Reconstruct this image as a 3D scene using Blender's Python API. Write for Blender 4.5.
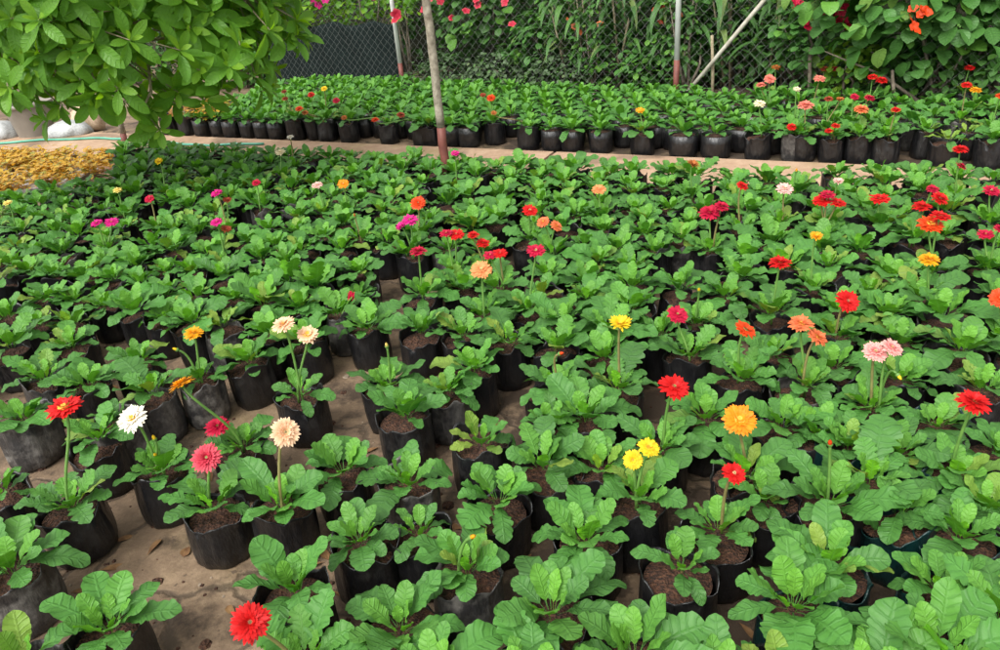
import bpy, math, random
import numpy as np
from mathutils import Vector, Matrix

for o in list(bpy.data.objects):
    bpy.data.objects.remove(o)
sc = bpy.context.scene
R = math.radians
PI = math.pi
# ------------------------------------------------------------------ camera
CAM_H, PITCH, ROLL, FOC = 1.40, R(27.5), R(5.0), 750.0      # metres, radians, pixels at 1000 wide
_f = Vector((0, math.cos(PITCH), -math.sin(PITCH)))
_r0, _u0 = Vector((1, 0, 0)), Vector((0, math.sin(PITCH), math.cos(PITCH)))
_r = _r0 * math.cos(ROLL) - _u0 * math.sin(ROLL)
_u = _r0 * math.sin(ROLL) + _u0 * math.cos(ROLL)
_c = Vector((0, 0, CAM_H))
cd = bpy.data.cameras.new('camera')
cam = bpy.data.objects.new('camera', cd)
cd.sensor_width = 36.0
cd.lens = 36.0 * FOC / 1000.0
cd.clip_start, cd.clip_end = 0.05, 400
cam.matrix_world = Matrix(((_r.x, _u.x, -_f.x, _c.x), (_r.y, _u.y, -_f.y, _c.y), (_r.z, _u.z, -_f.z, _c.z), (0, 0, 0, 1)))
sc.collection.objects.link(cam)
sc.camera = cam
# ------------------------------------------------------------------ daylight under thin cloud
SUN_EL, SUN_AZ = R(52), R(218)
w = bpy.data.worlds.new('World')
sc.world = w
w.use_nodes = True
nt = w.node_tree
bg = nt.nodes['Background']
sky = nt.nodes.new('ShaderNodeTexSky')
sky.sky_type = 'NISHITA'
sky.sun_disc = False
sky.sun_elevation = SUN_EL
sky.sun_rotation = SUN_AZ
sky.air_density, sky.dust_density = 1.0, 3.0
hs = nt.nodes.new('ShaderNodeHueSaturation')
hs.inputs['Saturation'].default_value = 0.0
nt.links.new(sky.outputs[0], hs.inputs['Color'])
nt.links.new(hs.outputs[0], bg.inputs['Color'])
bg.inputs['Strength'].default_value = 0.14
sl = bpy.data.lights.new('sun', 'SUN')
sl.energy, sl.angle, sl.color = 1.2, R(40), (1.0, 0.97, 0.90)
so = bpy.data.objects.new('sun', sl)
# the sun stands high, behind the viewer's left shoulder
sd = Vector((math.sin(SUN_AZ) * math.cos(SUN_EL), math.cos(SUN_AZ) * math.cos(SUN_EL), math.sin(SUN_EL)))
so.rotation_euler = (-sd).to_track_quat('-Z', 'Y').to_euler()
sc.collection.objects.link(so)
sc.view_settings.view_transform = 'Standard'
sc.view_settings.look = 'None'
sc.view_settings.exposure = 1.27
sc.view_settings.gamma = 1.0
sc.cycles.use_denoising = True
sc.cycles.max_bounces = 8
sc.cycles.transparent_max_bounces = 8

# ------------------------------------------------------------------ geometry helpers
def ray(px, py):
    return (_f + _r * ((px - 500) / FOC) - _u * ((py - 325) / FOC))
def at(px, py, z=0.0):
    d = ray(px, py)
    return _c + d * ((z - CAM_H) / d.z)
def along(px, py, depth):
    return _c + ray(px, py) * depth
def proj(p):
    q = Vector(p) - _c
    z = q.dot(_f)
    return 500 + FOC * q.dot(_r) / z, 325 - FOC * q.dot(_u) / z, z
def inside(x, y, poly):
    c = False
    n = len(poly)
    for i in range(n):
        (x1, y1), (x2, y2) = poly[i], poly[(i + 1) % n]
        if (y1 > y) != (y2 > y) and x < (x2 - x1) * (y - y1) / (y2 - y1) + x1:
            c = not c
    return c

class MB:
    """collects vertices, faces, uv and a per-leaf tint, and links them as one mesh object"""
    def __init__(self):
        self.v, self.f, self.uv, self.col, self.mi, self.n = [], [], [], [], [], 0
    def add(self, v, f, uv=None, col=None, mi=0):
        v = np.asarray(v, float).reshape(-1, 3)
        self.v.append(v)
        self.f.extend([tuple(int(i) + self.n for i in q) for q in f])
        self.mi.extend([mi] * len(f))
        self.uv.append(np.zeros((len(v), 2)) if uv is None else np.asarray(uv, float).reshape(-1, 2))
        self.col.append(np.zeros((len(v), 4)) + 0.5 if col is None else np.asarray(col, float).reshape(-1, 4))
        self.n += len(v)
        return self
    def mesh(self, name, mats, smooth=True):
        me = bpy.data.meshes.new(name)
        V = np.concatenate(self.v)
        me.from_pydata(V.tolist(), [], self.f)
        UV = np.concatenate(self.uv)
        vi = np.empty(len(me.loops), dtype=np.int32)
        me.loops.foreach_get('vertex_index', vi)
        me.uv_layers.new(name='UVMap').data.foreach_set('uv', UV[vi].ravel())
        ca = me.color_attributes.new('tint', 'FLOAT_COLOR', 'POINT')
        ca.data.foreach_set('color', np.concatenate(self.col).ravel())
        for m in (mats if isinstance(mats, (list, tuple)) else [mats]):
            me.materials.append(m)
        me.polygons.foreach_set('material_index', self.mi)
        me.polygons.foreach_set('use_smooth', [smooth] * len(me.polygons))
        me.update()
        return me

def link(name, me, parent=None, loc=(0, 0, 0)):
    o = bpy.data.objects.new(name, me)
    o.location = loc
    if parent is not None:
        o.parent = parent
    sc.collection.objects.link(o)
    return o
def thing(name, label, cat, loc=(0, 0, 0), rz=0.0, group=None):
    o = bpy.data.objects.new(name, None)
    o.empty_display_size = 0.05
    o.location = loc
    o.rotation_euler = (0, 0, rz)
    sc.collection.objects.link(o)
    return tag(o, label, cat, group)
def tag(o, label=None, cat=None, group=None, kind=None):
    if label: o['label'] = label
    if cat: o['category'] = cat
    if group: o['group'] = group
    if kind: o['kind'] = kind
    return o

def quads(nt_, nu, N, wrap=False):
    i, j = np.meshgrid(np.arange(nt_ - 1), np.arange(nu if wrap else nu - 1), indexing='ij')
    i, j = i.ravel(), j.ravel()
    j2 = (j + 1) % nu
    q = np.stack([i * nu + j, i * nu + j2, (i + 1) * nu + j2, (i + 1) * nu + j], 1)
    return (q[None] + (np.arange(N) * nt_ * nu)[:, None, None]).reshape(-1, 4)

def leaves(mb, rng, o, az, e0, dr, L, W, a=.8, b=.45, pet=.2, petw=.04, lobe=0., nl=6, fold=.15, wave=0., rip=0.,
           nv=7, roll=0., nt_=8, nu=5, col=None, rot=None, mi=0):
    """N leaf blades, each a curved sheet from its origin: az round the stem, e0 its rise, dr how far it bends over"""
    N = len(az)
    B = lambda x: np.broadcast_to(np.asarray(x, float), (N,))
    e0, dr, L, W, lobe, fold, roll = map(B, (e0, dr, L, W, lobe, fold, roll))
    t = np.linspace(0, 1, nt_)
    ang = e0[:, None] - dr[:, None] * t
    st = (L / (nt_ - 1))[:, None]
    cx = np.cumsum(np.cos(ang) * st, 1) - np.cos(ang[:, :1]) * st
    cz = np.cumsum(np.sin(ang) * st, 1) - np.sin(ang[:, :1]) * st
    s = np.clip((t - pet) / (1 - pet), 0, 1)
    ss = np.linspace(0, 1, 400)
    pk = ((ss ** a) * ((1 - ss) ** b)).max()
    prof = (s ** a) * ((1 - s) ** b) / pk
    u = np.linspace(-1, 1, nu)
    ph = rng.uniform(0, 6.28, (N, 2, 1))
    wl = []
    for k in range(2):
        x = 2 * PI * nl * s[None] + ph[:, k]
        lob = np.sin(x) + .35 * np.sin(2 * x + 1) - .25
        wl.append((W / 2)[:, None] * np.maximum(prof[None] * (1 + lobe[:, None] * lob * (1.25 - .6 * s[None])), petw))
    ww = np.where((u < 0)[None, None, :], wl[0][:, :, None], wl[1][:, :, None])
    y = ww * u
    P = prof[None, :, None]
    au = np.abs(u)[None, None, :]
    lift = fold[:, None, None] * np.abs(y)
    if wave:
        x = 2 * PI * 2.2 * s[None, :, None] + ph[:, 0][:, :, None] + np.where(u > 0, 1.9, 0)[None, None, :]
        lift = lift + wave * L[:, None, None] * (u ** 2)[None, None, :] * np.sin(x) * P
    if rip:
        lift = lift + rip * L[:, None, None] * np.cos(2 * PI * (nv * s[None, :, None] - .9 * au)) * au * (1.15 - au) * 2 * P
    cr, sr = np.cos(roll)[:, None, None], np.sin(roll)[:, None, None]
    y, lift = y * cr - lift * sr, y * sr + lift * cr
    X = cx[:, :, None] - np.sin(ang)[:, :, None] * lift
    Z = cz[:, :, None] + np.cos(ang)[:, :, None] * lift
    ca, sa = np.cos(az)[:, None, None], np.sin(az)[:, None, None]
    V = np.stack([X * ca - y * sa, X * sa + y * ca, np.broadcast_to(Z, y.shape)], -1)
    if rot is not None:
        V = np.einsum('nij,nabj->nabi', rot, V)
    V = V + np.asarray(o, float).reshape(-1, 1, 1, 3)
    UV = np.broadcast_to(np.stack(np.broadcast_arrays((u[None, :] + 1) / 2, s[:, None]), -1)[None], (N, nt_, nu, 2))
    C = None
    if col is not None:
        C = np.broadcast_to(np.asarray(col, float)[:, None, None, :], (N, nt_, nu, 4))
    mb.add(V, quads(nt_, nu, N), UV, C, mi)
    return V

def tube(mb, pts, rad, n=8, mi=0, cap=True, jit=0., rng=None):
    pts = [Vector(p) for p in pts]
    rad = rad if hasattr(rad, '__len__') else [rad] * len(pts)
    vs, up = [], None
    for i, p in enumerate(pts):
        d = (pts[min(i + 1, len(pts) - 1)] - pts[max(i - 1, 0)]).normalized()
        if up is None:
            up = d.orthogonal().normalized()
        up = (up - d * up.dot(d)).normalized()
        s = d.cross(up)
        for k in range(n):
            a_ = 2 * PI * k / n
            r = rad[i] * (1 + (rng.uniform(-jit, jit) if jit else 0))
            vs.append(tuple(p + (up * math.cos(a_) + s * math.sin(a_)) * r))
    f = quads(len(pts), n, 1, True).tolist()
    if cap:
        f.append(tuple(range(n))[::-1])
        f.append(tuple(range((len(pts) - 1) * n, len(pts) * n)))
    uv = [(k / n, i / max(1, len(pts) - 1)) for i in range(len(pts)) for k in range(n)]
    mb.add(vs, f, uv, None, mi)
    return mb

def lathe(mb, prof, n=24, wob=None, cap_bottom=True, cap_top=False, mi=0):
    """prof: (radius, height) pairs; wob(angle, row) scales the radius and lifts the row"""
    vs = []
    for i, (r, z) in enumerate(prof):
        for k in range(n):
            a_ = 2 * PI * k / n
            k1, k2 = wob(a_, i) if wob else (1, 0)
            vs.append((r * k1 * math.cos(a_), r * k1 * math.sin(a_), z + k2))
    f = quads(len(prof), n, 1, True).tolist()
    if cap_bottom: f.append(tuple(range(n))[::-1])
    if cap_top: f.append(tuple(range((len(prof) - 1) * n, len(prof) * n)))
    mb.add(vs, f, None, None, mi)
    return mb

# ------------------------------------------------------------------ materials
class NT:
    def __init__(self, name):
        self.m = bpy.data.materials.new(name)
        self.m.use_nodes = True
        self.t = self.m.node_tree
        self.b = self.t.nodes['Principled BSDF']
        self.out = self.t.nodes['Material Output']
    def n(self, typ, **kw):
        x = self.t.nodes.new(typ)
        for k, v in kw.items():
            if k.startswith('i_'):
                x.inputs[k[2:].replace('_', ' ')].default_value = v
            else:
                setattr(x, k, v)
        return x
    def l(self, a, b):
        self.t.links.new(a, b)
    def math(self, op, a, b=None):
        x = self.n('ShaderNodeMath', operation=op)
        for i, v in enumerate((a, b)):
            if v is None: continue
            if isinstance(v, (int, float)): x.inputs[i].default_value = v
            else: self.l(v, x.inputs[i])
        return x.outputs[0]
    def noise(self, scale, detail=4, vec=None, rough=.55):
        x = self.n('ShaderNodeTexNoise')
        x.inputs['Scale'].default_value = scale
        x.inputs['Detail'].default_value = detail
        x.inputs['Roughness'].default_value = rough
        if vec is not None: self.l(vec, x.inputs['Vector'])
        return x.outputs[0]
    def ramp(self, fac, stops, interp='LINEAR'):
        x = self.n('ShaderNodeValToRGB')
        x.color_ramp.interpolation = interp
        e = x.color_ramp.elements
        while len(e) < len(stops): e.new(0.5)
        for i, (p, c) in enumerate(stops):
            e[i].position = p
            e[i].color = (*c, 1) if len(c) == 3 else c
        self.l(fac, x.inputs[0])
        return x.outputs[0]
    def mix(self, fac, a, b, mode='MIX'):
        x = self.n('ShaderNodeMix', data_type='RGBA', blend_type=mode)
        for sk, v in ((x.inputs[0], fac), (x.inputs[6], a), (x.inputs[7], b)):
            if isinstance(v, (int, float)): sk.default_value = v
            elif isinstance(v, tuple): sk.default_value = (*v, 1) if len(v) == 3 else v
            else: self.l(v, sk)
        return x.outputs[2]
    def bump(self, h, strength=.3, dist=.01):
        x = self.n('ShaderNodeBump')
        x.inputs['Strength'].default_value = strength
        x.inputs['Distance'].default_value = dist
        self.l(h, x.inputs['Height'])
        self.l(x.outputs[0], self.b.inputs['Normal'])
    def set(self, **kw):
        for k, v in kw.items():
            s = self.b.inputs[k.replace('_', ' ')]
            if hasattr(v, 'is_output'): self.l(v, s)
            else: s.default_value = (*v, 1) if isinstance(v, tuple) and len(v) == 3 else v
        return self

def leaf_material(name, dark, mid, young, odd, vein=(.16, .30, .09), rough=.42, trans=.22, nv=7, vk=.9, vamt=.45, bump=.25):
    """leaf: tint.r = age (0 young), tint.g = its own shade, tint.b = yellowing; veins run from the midrib by the uv map"""
    N = NT(name)
    at_ = N.n('ShaderNodeAttribute', attribute_name='tint')
    sp = N.n('ShaderNodeSeparateColor')
    N.l(at_.outputs['Color'], sp.inputs[0])
    oi = N.n('ShaderNodeObjectInfo')
    tc = N.n('ShaderNodeTexCoord')
    shade = N.math('ADD', N.math('MULTIPLY', sp.outputs[1], .6), N.math('MULTIPLY', oi.outputs['Random'], .4))
    body = N.ramp(shade, [(.1, dark), (.9, mid)])
    body = N.mix(N.ramp(sp.outputs[0], [(0, (1, 1, 1)), (.55, (0, 0, 0))]), body, young)
    body = N.mix(sp.outputs[2], body, odd)
    body = N.mix(N.math('MULTIPLY', N.noise(38, 3, tc.outputs['Object']), .28), body, dark)
    uv = N.n('ShaderNodeSeparateXYZ')
    N.l(tc.outputs['UV'], uv.inputs[0])
    au = N.math('ABSOLUTE', N.math('SUBTRACT', N.math('MULTIPLY', uv.outputs[0], 2.0), 1.0))
    wob = N.math('MULTIPLY', N.math('SUBTRACT', N.noise(24, 2, tc.outputs['Object']), .5), 1.1)
    vary = N.ramp(N.noise(9, 2, tc.outputs['Object']), [(.35, (.25, .25, .25)), (.65, (1, 1, 1))])
    fr = N.math('FRACT', N.math('ADD', wob, N.math('SUBTRACT', N.math('MULTIPLY', uv.outputs[1], float(nv)), N.math('MULTIPLY', au, vk))))
    lat = N.math('ABSOLUTE', N.math('SUBTRACT', fr, .5))
    latm = N.ramp(lat, [(.03, (1, 1, 1)), (.20, (0, 0, 0))])
    rib = N.ramp(au, [(.03, (1, 1, 1)), (.13, (0, 0, 0))])
    panel = N.ramp(lat, [(.0, (0, 0, 0)), (.5, (1, 1, 1))])
    body = N.mix(N.math('MULTIPLY', N.math('MULTIPLY', N.math('MULTIPLY', latm, N.math('SUBTRACT', 1.0, rib)), vary), vamt * .6), body, dark)
    body = N.mix(N.math('MULTIPLY', panel, .20), body, N.mix(.5, body, young))
    vm = N.math('MAXIMUM', latm, rib)
    colr = N.mix(N.math('MULTIPLY', rib, vamt * 1.1), body, vein)
    spot = N.ramp(N.noise(95, 2, tc.outputs['Object']), [(.69, (0, 0, 0)), (.73, (1, 1, 1))])
    colr = N.mix(N.math('MULTIPLY', spot, .45), colr, (.26, .24, .12))
    old = N.ramp(sp.outputs[0], [(.6, (0, 0, 0)), (.8, (1, 1, 1))])
    tipm = N.math('GREATER_THAN', N.math('ADD', N.math('MAXIMUM', uv.outputs[1], au), N.math('MULTIPLY', N.noise(30, 3, tc.outputs['Object']), .5)), 1.31)
    colr = N.mix(N.math('MULTIPLY', N.math('MULTIPLY', tipm, old), .7), colr, (.20, .13, .045))
    geo = N.n('ShaderNodeNewGeometry')
    under = N.mix(.4, body, (.12, .24, .07))
    colr = N.mix(geo.outputs['Backfacing'], colr, under)
    N.set(Base_Color=colr, Roughness=rough)
    N.b.inputs['Specular IOR Level'].default_value = .26
    if bump:
        h = N.math('SUBTRACT', N.math('MULTIPLY', N.noise(160, 2, tc.outputs['Object']), .35), vm)
        N.bump(h, bump * 1.6, .004)
    tr = N.n('ShaderNodeBsdfTranslucent')
    N.l(N.mix(.45, colr, young), tr.inputs[0])
    mx = N.n('ShaderNodeMixShader')
    mx.inputs[0].default_value = trans
    N.l(N.b.outputs[0], mx.inputs[1])
    N.l(tr.outputs[0], mx.inputs[2])
    N.l(mx.outputs[0], N.out.inputs[0])
    return N.m

M = {}
M['gerbera_leaf'] = leaf_material('gerbera_leaf', (.008, .074, .012), (.048, .235, .024), (.165, .450, .018), (.33, .36, .03), rough=.46, vein=(.13, .36, .05))
M['tree_leaf'] = leaf_material('tree_leaf', (.050, .195, .004), (.165, .425, .006), (.350, .590, .009), (.30, .40, .03), nv=8, vamt=.25, trans=.40, rough=.36)
M['dark_leaf'] = leaf_material('dark_leaf', (.006, .042, .006), (.030, .135, .018), (.14, .36, .02), (.16, .20, .04), rough=.4)
M['vine_leaf'] = leaf_material('vine_leaf', (.009, .068, .010), (.036, .170, .022), (.16, .40, .02), (.2, .28, .04), rough=.38)
M['grey_leaf'] = leaf_material('grey_leaf', (.040, .055, .042), (.12, .135, .11), (.07, .17, .03), (.18, .16, .10), rough=.45)
M['strap_leaf'] = leaf_material('strap_leaf', (.012, .060, .011), (.040, .130, .026), (.10, .24, .04), (.28, .27, .10), nv=0, vamt=.3)
M['gold_leaf'] = leaf_material('gold_leaf', (.62, .19, .008), (.88, .42, .025), (.85, .58, .05), (.20, .24, .03), vein=(.6, .4, .1), trans=.3)
M['coleus_leaf'] = leaf_material('coleus_leaf', (.40, .04, .015), (.70, .25, .02), (.62, .36, .04), (.30, .03, .03), vein=(.6, .4, .1), trans=.3)

def petal_material(name, c, tip=None, rough=.55):
    N = NT(name)
    tc = N.n('ShaderNodeTexCoord')
    uv = N.n('ShaderNodeSeparateXYZ')
    N.l(tc.outputs['UV'], uv.inputs[0])
    at_ = N.n('ShaderNodeAttribute', attribute_name='tint')
    sp = N.n('ShaderNodeSeparateColor')
    N.l(at_.outputs['Color'], sp.inputs[0])
    base = N.mix(N.math('MULTIPLY', sp.outputs[1], .55), c, tuple(x * .62 for x in c))
    streak = N.math('MULTIPLY', N.math('ABSOLUTE', N.math('SINE', N.math('MULTIPLY', uv.outputs[0], 14.0))), .16)
    base = N.mix(streak, base, tuple(x * .55 for x in c))
    if tip: base = N.mix(N.ramp(uv.outputs[1], [(.45, (0, 0, 0)), (.95, (1, 1, 1))]), base, tip)
    N.set(Base_Color=base, Roughness=rough)
    N.b.inputs['Specular IOR Level'].default_value = .25
    tr = N.n('ShaderNodeBsdfTranslucent')
    N.l(base, tr.inputs[0])
    mx = N.n('ShaderNodeMixShader')
    mx.inputs[0].default_value = .2
    N.l(N.b.outputs[0], mx.inputs[1]); N.l(tr.outputs[0], mx.inputs[2]); N.l(mx.outputs[0], N.out.inputs[0])
    return N.m
PET = {
    'red': petal_material('petal_red', (.62, .010, .010)),
    'crimson': petal_material('petal_crimson', (.50, .008, .045)),
    'pinkred': petal_material('petal_pinkred', (.50, .015, .045), tip=(.58, .07, .10)),
    'magenta': petal_material('petal_magenta', (.62, .015, .21)),
    'vermilion': petal_material('petal_vermilion', (.74, .065, .010)),
    'coral': petal_material('petal_coral', (.78, .19, .070)),
    'salmon': petal_material('petal_salmon', (.78, .22, .16)),
    'pink': petal_material('petal_pink', (.72, .20, .20), tip=(.80, .42, .36)),
    'palepink': petal_material('petal_palepink', (.80, .48, .42)),
    'peach': petal_material('petal_peach', (.83, .46, .24), tip=(.86, .60, .40)),
    'apricot': petal_material('petal_apricot', (.83, .30, .11)),
    'orange': petal_material('petal_orange', (.84, .26, .008)),
    'amber': petal_material('petal_amber', (.84, .36, .010)),
    'yellow': petal_material('petal_yellow', (.85, .58, .020)),
    'paleyellow': petal_material('petal_paleyellow', (.82, .66, .18)),
    'cream': petal_material('petal_cream', (.84, .74, .48)),
    'white': petal_material('petal_white', (.85, .80, .68)),
    'dullred': petal_material('petal_dullred', (.34, .055, .025)),
    'rust': petal_material('petal_rust', (.45, .14, .03)),
}
def simple(name, c1, c2, scale=20, rough=.7, bump=0., spec=.4, detail=5):
    N = NT(name)
    tc = N.n('ShaderNodeTexCoord')
    nz = N.noise(scale, detail, tc.outputs['Object'])
    N.set(Base_Color=N.ramp(nz, [(.3, c1), (.7, c2)]), Roughness=rough)
    N.b.inputs['Specular IOR Level'].default_value = spec
    if bump: N.bump(nz, bump, .01)
    return N.m
CENTRE = {
    'orangec': simple('centre_orange', (.55, .16, .01), (.80, .34, .02), 3, .8),
    'gold': simple('centre_gold', (.45, .22, .02), (.75, .45, .05), 3, .8),
    'green': simple('centre_green', (.30, .30, .04), (.60, .45, .08), 3, .8),
    'dark': simple('centre_dark', (.10, .02, .01), (.30, .10, .02), 3, .8),
    'pale': simple('centre_pale', (.60, .42, .22), (.78, .55, .25), 3, .8),
    'redc': simple('centre_redc', (.35, .02, .02), (.60, .16, .08), 3, .8),
}
M['stalk'] = simple('stalk', (.07, .17, .03), (.13, .25, .05), 25, .5)
M['stalk_red'] = simple('stalk_red', (.13, .10, .04), (.20, .20, .06), 25, .5)

def bag_material(name, c, dust, amt):
    N = NT(name)
    tc = N.n('ShaderNodeTexCoord')
    oi = N.n('ShaderNodeObjectInfo')
    off = N.n('ShaderNodeVectorMath', operation='ADD')
    N.l(tc.outputs['Object'], off.inputs[0])
    cmb = N.n('ShaderNodeCombineXYZ')
    N.l(N.math('MULTIPLY', oi.outputs['Random'], 9.0), cmb.inputs[0])
    N.l(cmb.outputs[0], off.inputs[1])
    n1 = N.noise(14, 6, off.outputs[0], .65)
    n2 = N.noise(60, 4, off.outputs[0], .6)
    d = N.ramp(N.math('ADD', N.math('MULTIPLY', n1, .7), N.math('MULTIPLY', n2, .3)), [(.46, (0, 0, 0)), (.72, (1, 1, 1))])
    d = N.math('MULTIPLY', d, N.math('ADD', N.math('MULTIPLY', oi.outputs['Random'], amt), amt * .4))
    N.set(Base_Color=N.mix(d, c, dust), Roughness=N.math('ADD', N.math('MULTIPLY', d, .5), .30))
    N.b.inputs['Specular IOR Level'].default_value = .5
    mp = N.n('ShaderNodeMapping')
    mp.inputs['Scale'].default_value = (48, 48, 16)
    N.l(off.outputs[0], mp.inputs[0])
    N.bump(N.noise(1.0, 5, mp.outputs[0]), .9, .008)
    return N.m
M['bag_black'] = bag_material('bag_black', (.007, .007, .008), (.060, .057, .052), .40)
M['bag_grey'] = bag_material('bag_grey', (.028, .027, .027), (.20, .185, .165), .9)
M['bag_teal'] = bag_material('bag_teal', (.004, .024, .023), (.05, .075, .07), .5)

def soil_material():
    N = NT('potting_soil')
    tc = N.n('ShaderNodeTexCoord')
    geo = N.n('ShaderNodeNewGeometry')
    v = N.n('ShaderNodeTexVoronoi')
    v.inputs['Scale'].default_value = 140
    N.l(geo.outputs['Position'], v.inputs['Vector'])
    c = N.ramp(N.noise(90, 4, geo.outputs['Position']), [(.3, (.020, .009, .006)), (.55, (.070, .028, .014)), (.8, (.16, .075, .038))])
    N.set(Base_Color=c, Roughness=.95)
    N.bump(v.outputs['Distance'], .9, .01)
    return N.m
M['soil'] = soil_material()

def concrete(name, cols, damp, crack_scale, crack_amt, moss=0., spots=0.):
    N = NT(name)
    geo = N.n('ShaderNodeNewGeometry')
    P = geo.outputs['Position']
    n1 = N.noise(2.3, 8, P, .62)
    n2 = N.noise(17, 6, P, .6)
    n3 = N.noise(120, 3, P, .6)
    f = N.math('ADD', N.math('ADD', N.math('MULTIPLY', n1, .5), N.math('MULTIPLY', n2, .35)), N.math('MULTIPLY', n3, .15))
    c = N.ramp(f, [(.36, cols[0]), (.5, cols[1]), (.64, cols[2])])
    dn = N.noise(5.0, 7, P, .66)
    sx = N.n('ShaderNodeSeparateXYZ')
    N.l(P, sx.inputs[0])
    if damp: dn = N.math('ADD', dn, N.ramp(N.math('ADD', N.math('MULTIPLY', sx.outputs[0], .4), .5), [(.25, (0, 0, 0)), (.62, (.13, .13, .13))]))
    c = N.mix(N.ramp(dn, [(.52, (0, 0, 0)), (.62, (1, 1, 1))]), c, damp) if damp else c
    wv = N.n('ShaderNodeVectorMath', operation='ADD')
    nn = N.n('ShaderNodeTexNoise')
    nn.inputs['Scale'].default_value = 6
    nn.inputs['Detail'].default_value = 5
    N.l(P, nn.inputs['Vector'])
    sc_ = N.n('ShaderNodeVectorMath', operation='SCALE')
    sc_.inputs['Scale'].default_value = .22
    N.l(nn.outputs['Color'], sc_.inputs[0])
    N.l(P, wv.inputs[0]); N.l(sc_.outputs[0], wv.inputs[1])
    vo = N.n('ShaderNodeTexVoronoi', feature='DISTANCE_TO_EDGE')
    vo.inputs['Scale'].default_value = crack_scale
    N.l(wv.outputs[0], vo.inputs['Vector'])
    ck = N.ramp(vo.outputs['Distance'], [(.010, (1, 1, 1)), (.035, (0, 0, 0))])
    ck = N.math('MULTIPLY', ck, crack_amt)
    c = N.mix(ck, c, (.045, .030, .018))
    if moss:
        mo = N.ramp(N.noise(1.7, 6, P, .6), [(.56, (0, 0, 0)), (.70, (1, 1, 1))])
        c = N.mix(N.math('MULTIPLY', mo, moss), c, (.20, .19, .035))
    if spots:
        so_ = N.ramp(N.noise(28, 3, P, .5), [(.66, (0, 0, 0)), (.70, (1, 1, 1))])
        c = N.mix(N.math('MULTIPLY', so_, spots), c, (.055, .035, .022))
    N.set(Base_Color=c, Roughness=.85)
    h = N.math('SUBTRACT', N.math('ADD', N.math('MULTIPLY', n2, .6), N.math('MULTIPLY', n3, .25)), ck)
    N.bump(h, .6, .012)
    return N.m
M['ground'] = concrete('ground_concrete', [(.070, .046, .028), (.160, .106, .064), (.285, .20, .125)], (.048, .030, .018), 2.6, .7, moss=.15, spots=.7)
M['path'] = concrete('path_concrete', [(.25, .155, .095), (.36, .235, .15), (.46, .325, .22)], None, .35, .5, moss=.35, spots=.25)
M['bank'] = simple('bank_soil', (.010, .010, .006), (.028, .030, .013), 3, .95, .5)
M['bark'] = simple('post_bark', (.13, .105, .075), (.36, .32, .25), 30, .9, .6)
M['redpaint'] = simple('red_oxide_paint', (.085, .022, .018), (.19, .060, .045), 14, .6, .2)
M['whitepost'] = simple('white_post', (.58, .60, .57), (.74, .75, .72), 9, .6, .2)
M['bamboo'] = simple('old_bamboo', (.27, .25, .19), (.46, .44, .37), 18, .7, .3)
M['wire'] = simple('fence_wire', (.10, .105, .10), (.20, .205, .19), 30, .5)
M['net'] = simple('shade_net', (.004, .007, .007), (.014, .022, .020), 40, .9, .4, .08)
M['twig'] = simple('twig_bark', (.15, .12, .07), (.34, .29, .19), 40, .85, .3)
M['trunk'] = simple('tree_bark', (.09, .07, .05), (.24, .20, .15), 30, .9, .6)
M['tub'] = simple('tub_plastic', (.17, .15, .125), (.25, .225, .19), 5, .5)
M['sack'] = simple('sack_white', (.24, .25, .25), (.46, .47, .46), 16, .45, .3)
M['sack_tan'] = simple('sack_tan', (.36, .25, .16), (.58, .44, .31), 12, .7, .4)
M['hose'] = simple('hose_green', (.05, .26, .17), (.12, .40, .29), 9, .4)
M['sheet'] = simple('grey_sheet', (.26, .26, .27), (.48, .48, .48), 7, .5, .3)
M['blue'] = simple('blue_plastic', (.03, .30, .52), (.05, .40, .62), 7, .4)

# ------------------------------------------------------------------ ground, path, bank
E0, E1 = at(170, 137), at(1000, 173)                     # foot of the front row of bags in the far bed
D = (E1 - E0).normalized()                               # along the beds
Nn = Vector((-D.y, D.x, 0))                              # away from the camera
if Nn.y < 0: Nn = -Nn
def bed(u, v):                                           # metres along the far bed's edge, metres beyond it
    return E0 + D * u + Nn * v
def sheet(name, pts, z, mat):
    mb = MB().add([(p[0], p[1], z) for p in pts], [tuple(range(len(pts)))])
    return tag(link(name, mb.mesh(name, mat, False)), kind='structure')
sheet('ground', [(-30, -8), (30, -8), (30, 40), (-30, 40)], 0, M['ground'])
m1 = at(130, 166, 0.1)
v_near = (m1 - E0).dot(Nn) - .12
JO = (at(548, 160) - E0).dot(D)
pm = MB()
for (a_, b_) in ((-6.0, JO - .012), (JO + .012, 9.0)):
    q = [bed(a_, v_near + .055 * max(0, a_)), bed(b_, v_near + .055 * max(0, b_)), bed(b_, -.02), bed(a_, -.02)]
    pm.add([(p.x, p.y, .004) for p in q] + [(p.x, p.y, .022) for p in q],
           [(3, 2, 1, 0), (4, 5, 6, 7), (0, 1, 5, 4), (1, 2, 6, 5), (2, 3, 7, 6), (3, 0, 4, 7)])
tag(link('path', pm.mesh('path', M['path'], False)), kind='structure')

FA, FB = at(402, 78, .15), at(676, 86, .15)
FA.z = FB.z = 0
FD = (FB - FA).normalized()
FN = Vector((-FD.y, FD.x, 0))
if FN.y < 0: FN = -FN
def fen(u, v, z=0.0):                                    # metres along the fence from its white post, metres behind it
    p = FA + FD * u + FN * v
    return Vector((p.x, p.y, z))
FL = (FB - FA).length
def fcol(px, v=0.0):
    """point of the fence line met by the plumb plane through photo column px near the fence foot, pushed v behind it"""
    d = ray(px, 70)
    q = FN.dot(FA - _c) / FN.dot(d)
    p = _c + d * q
    return fen((p - FA).dot(FD), v)

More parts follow.
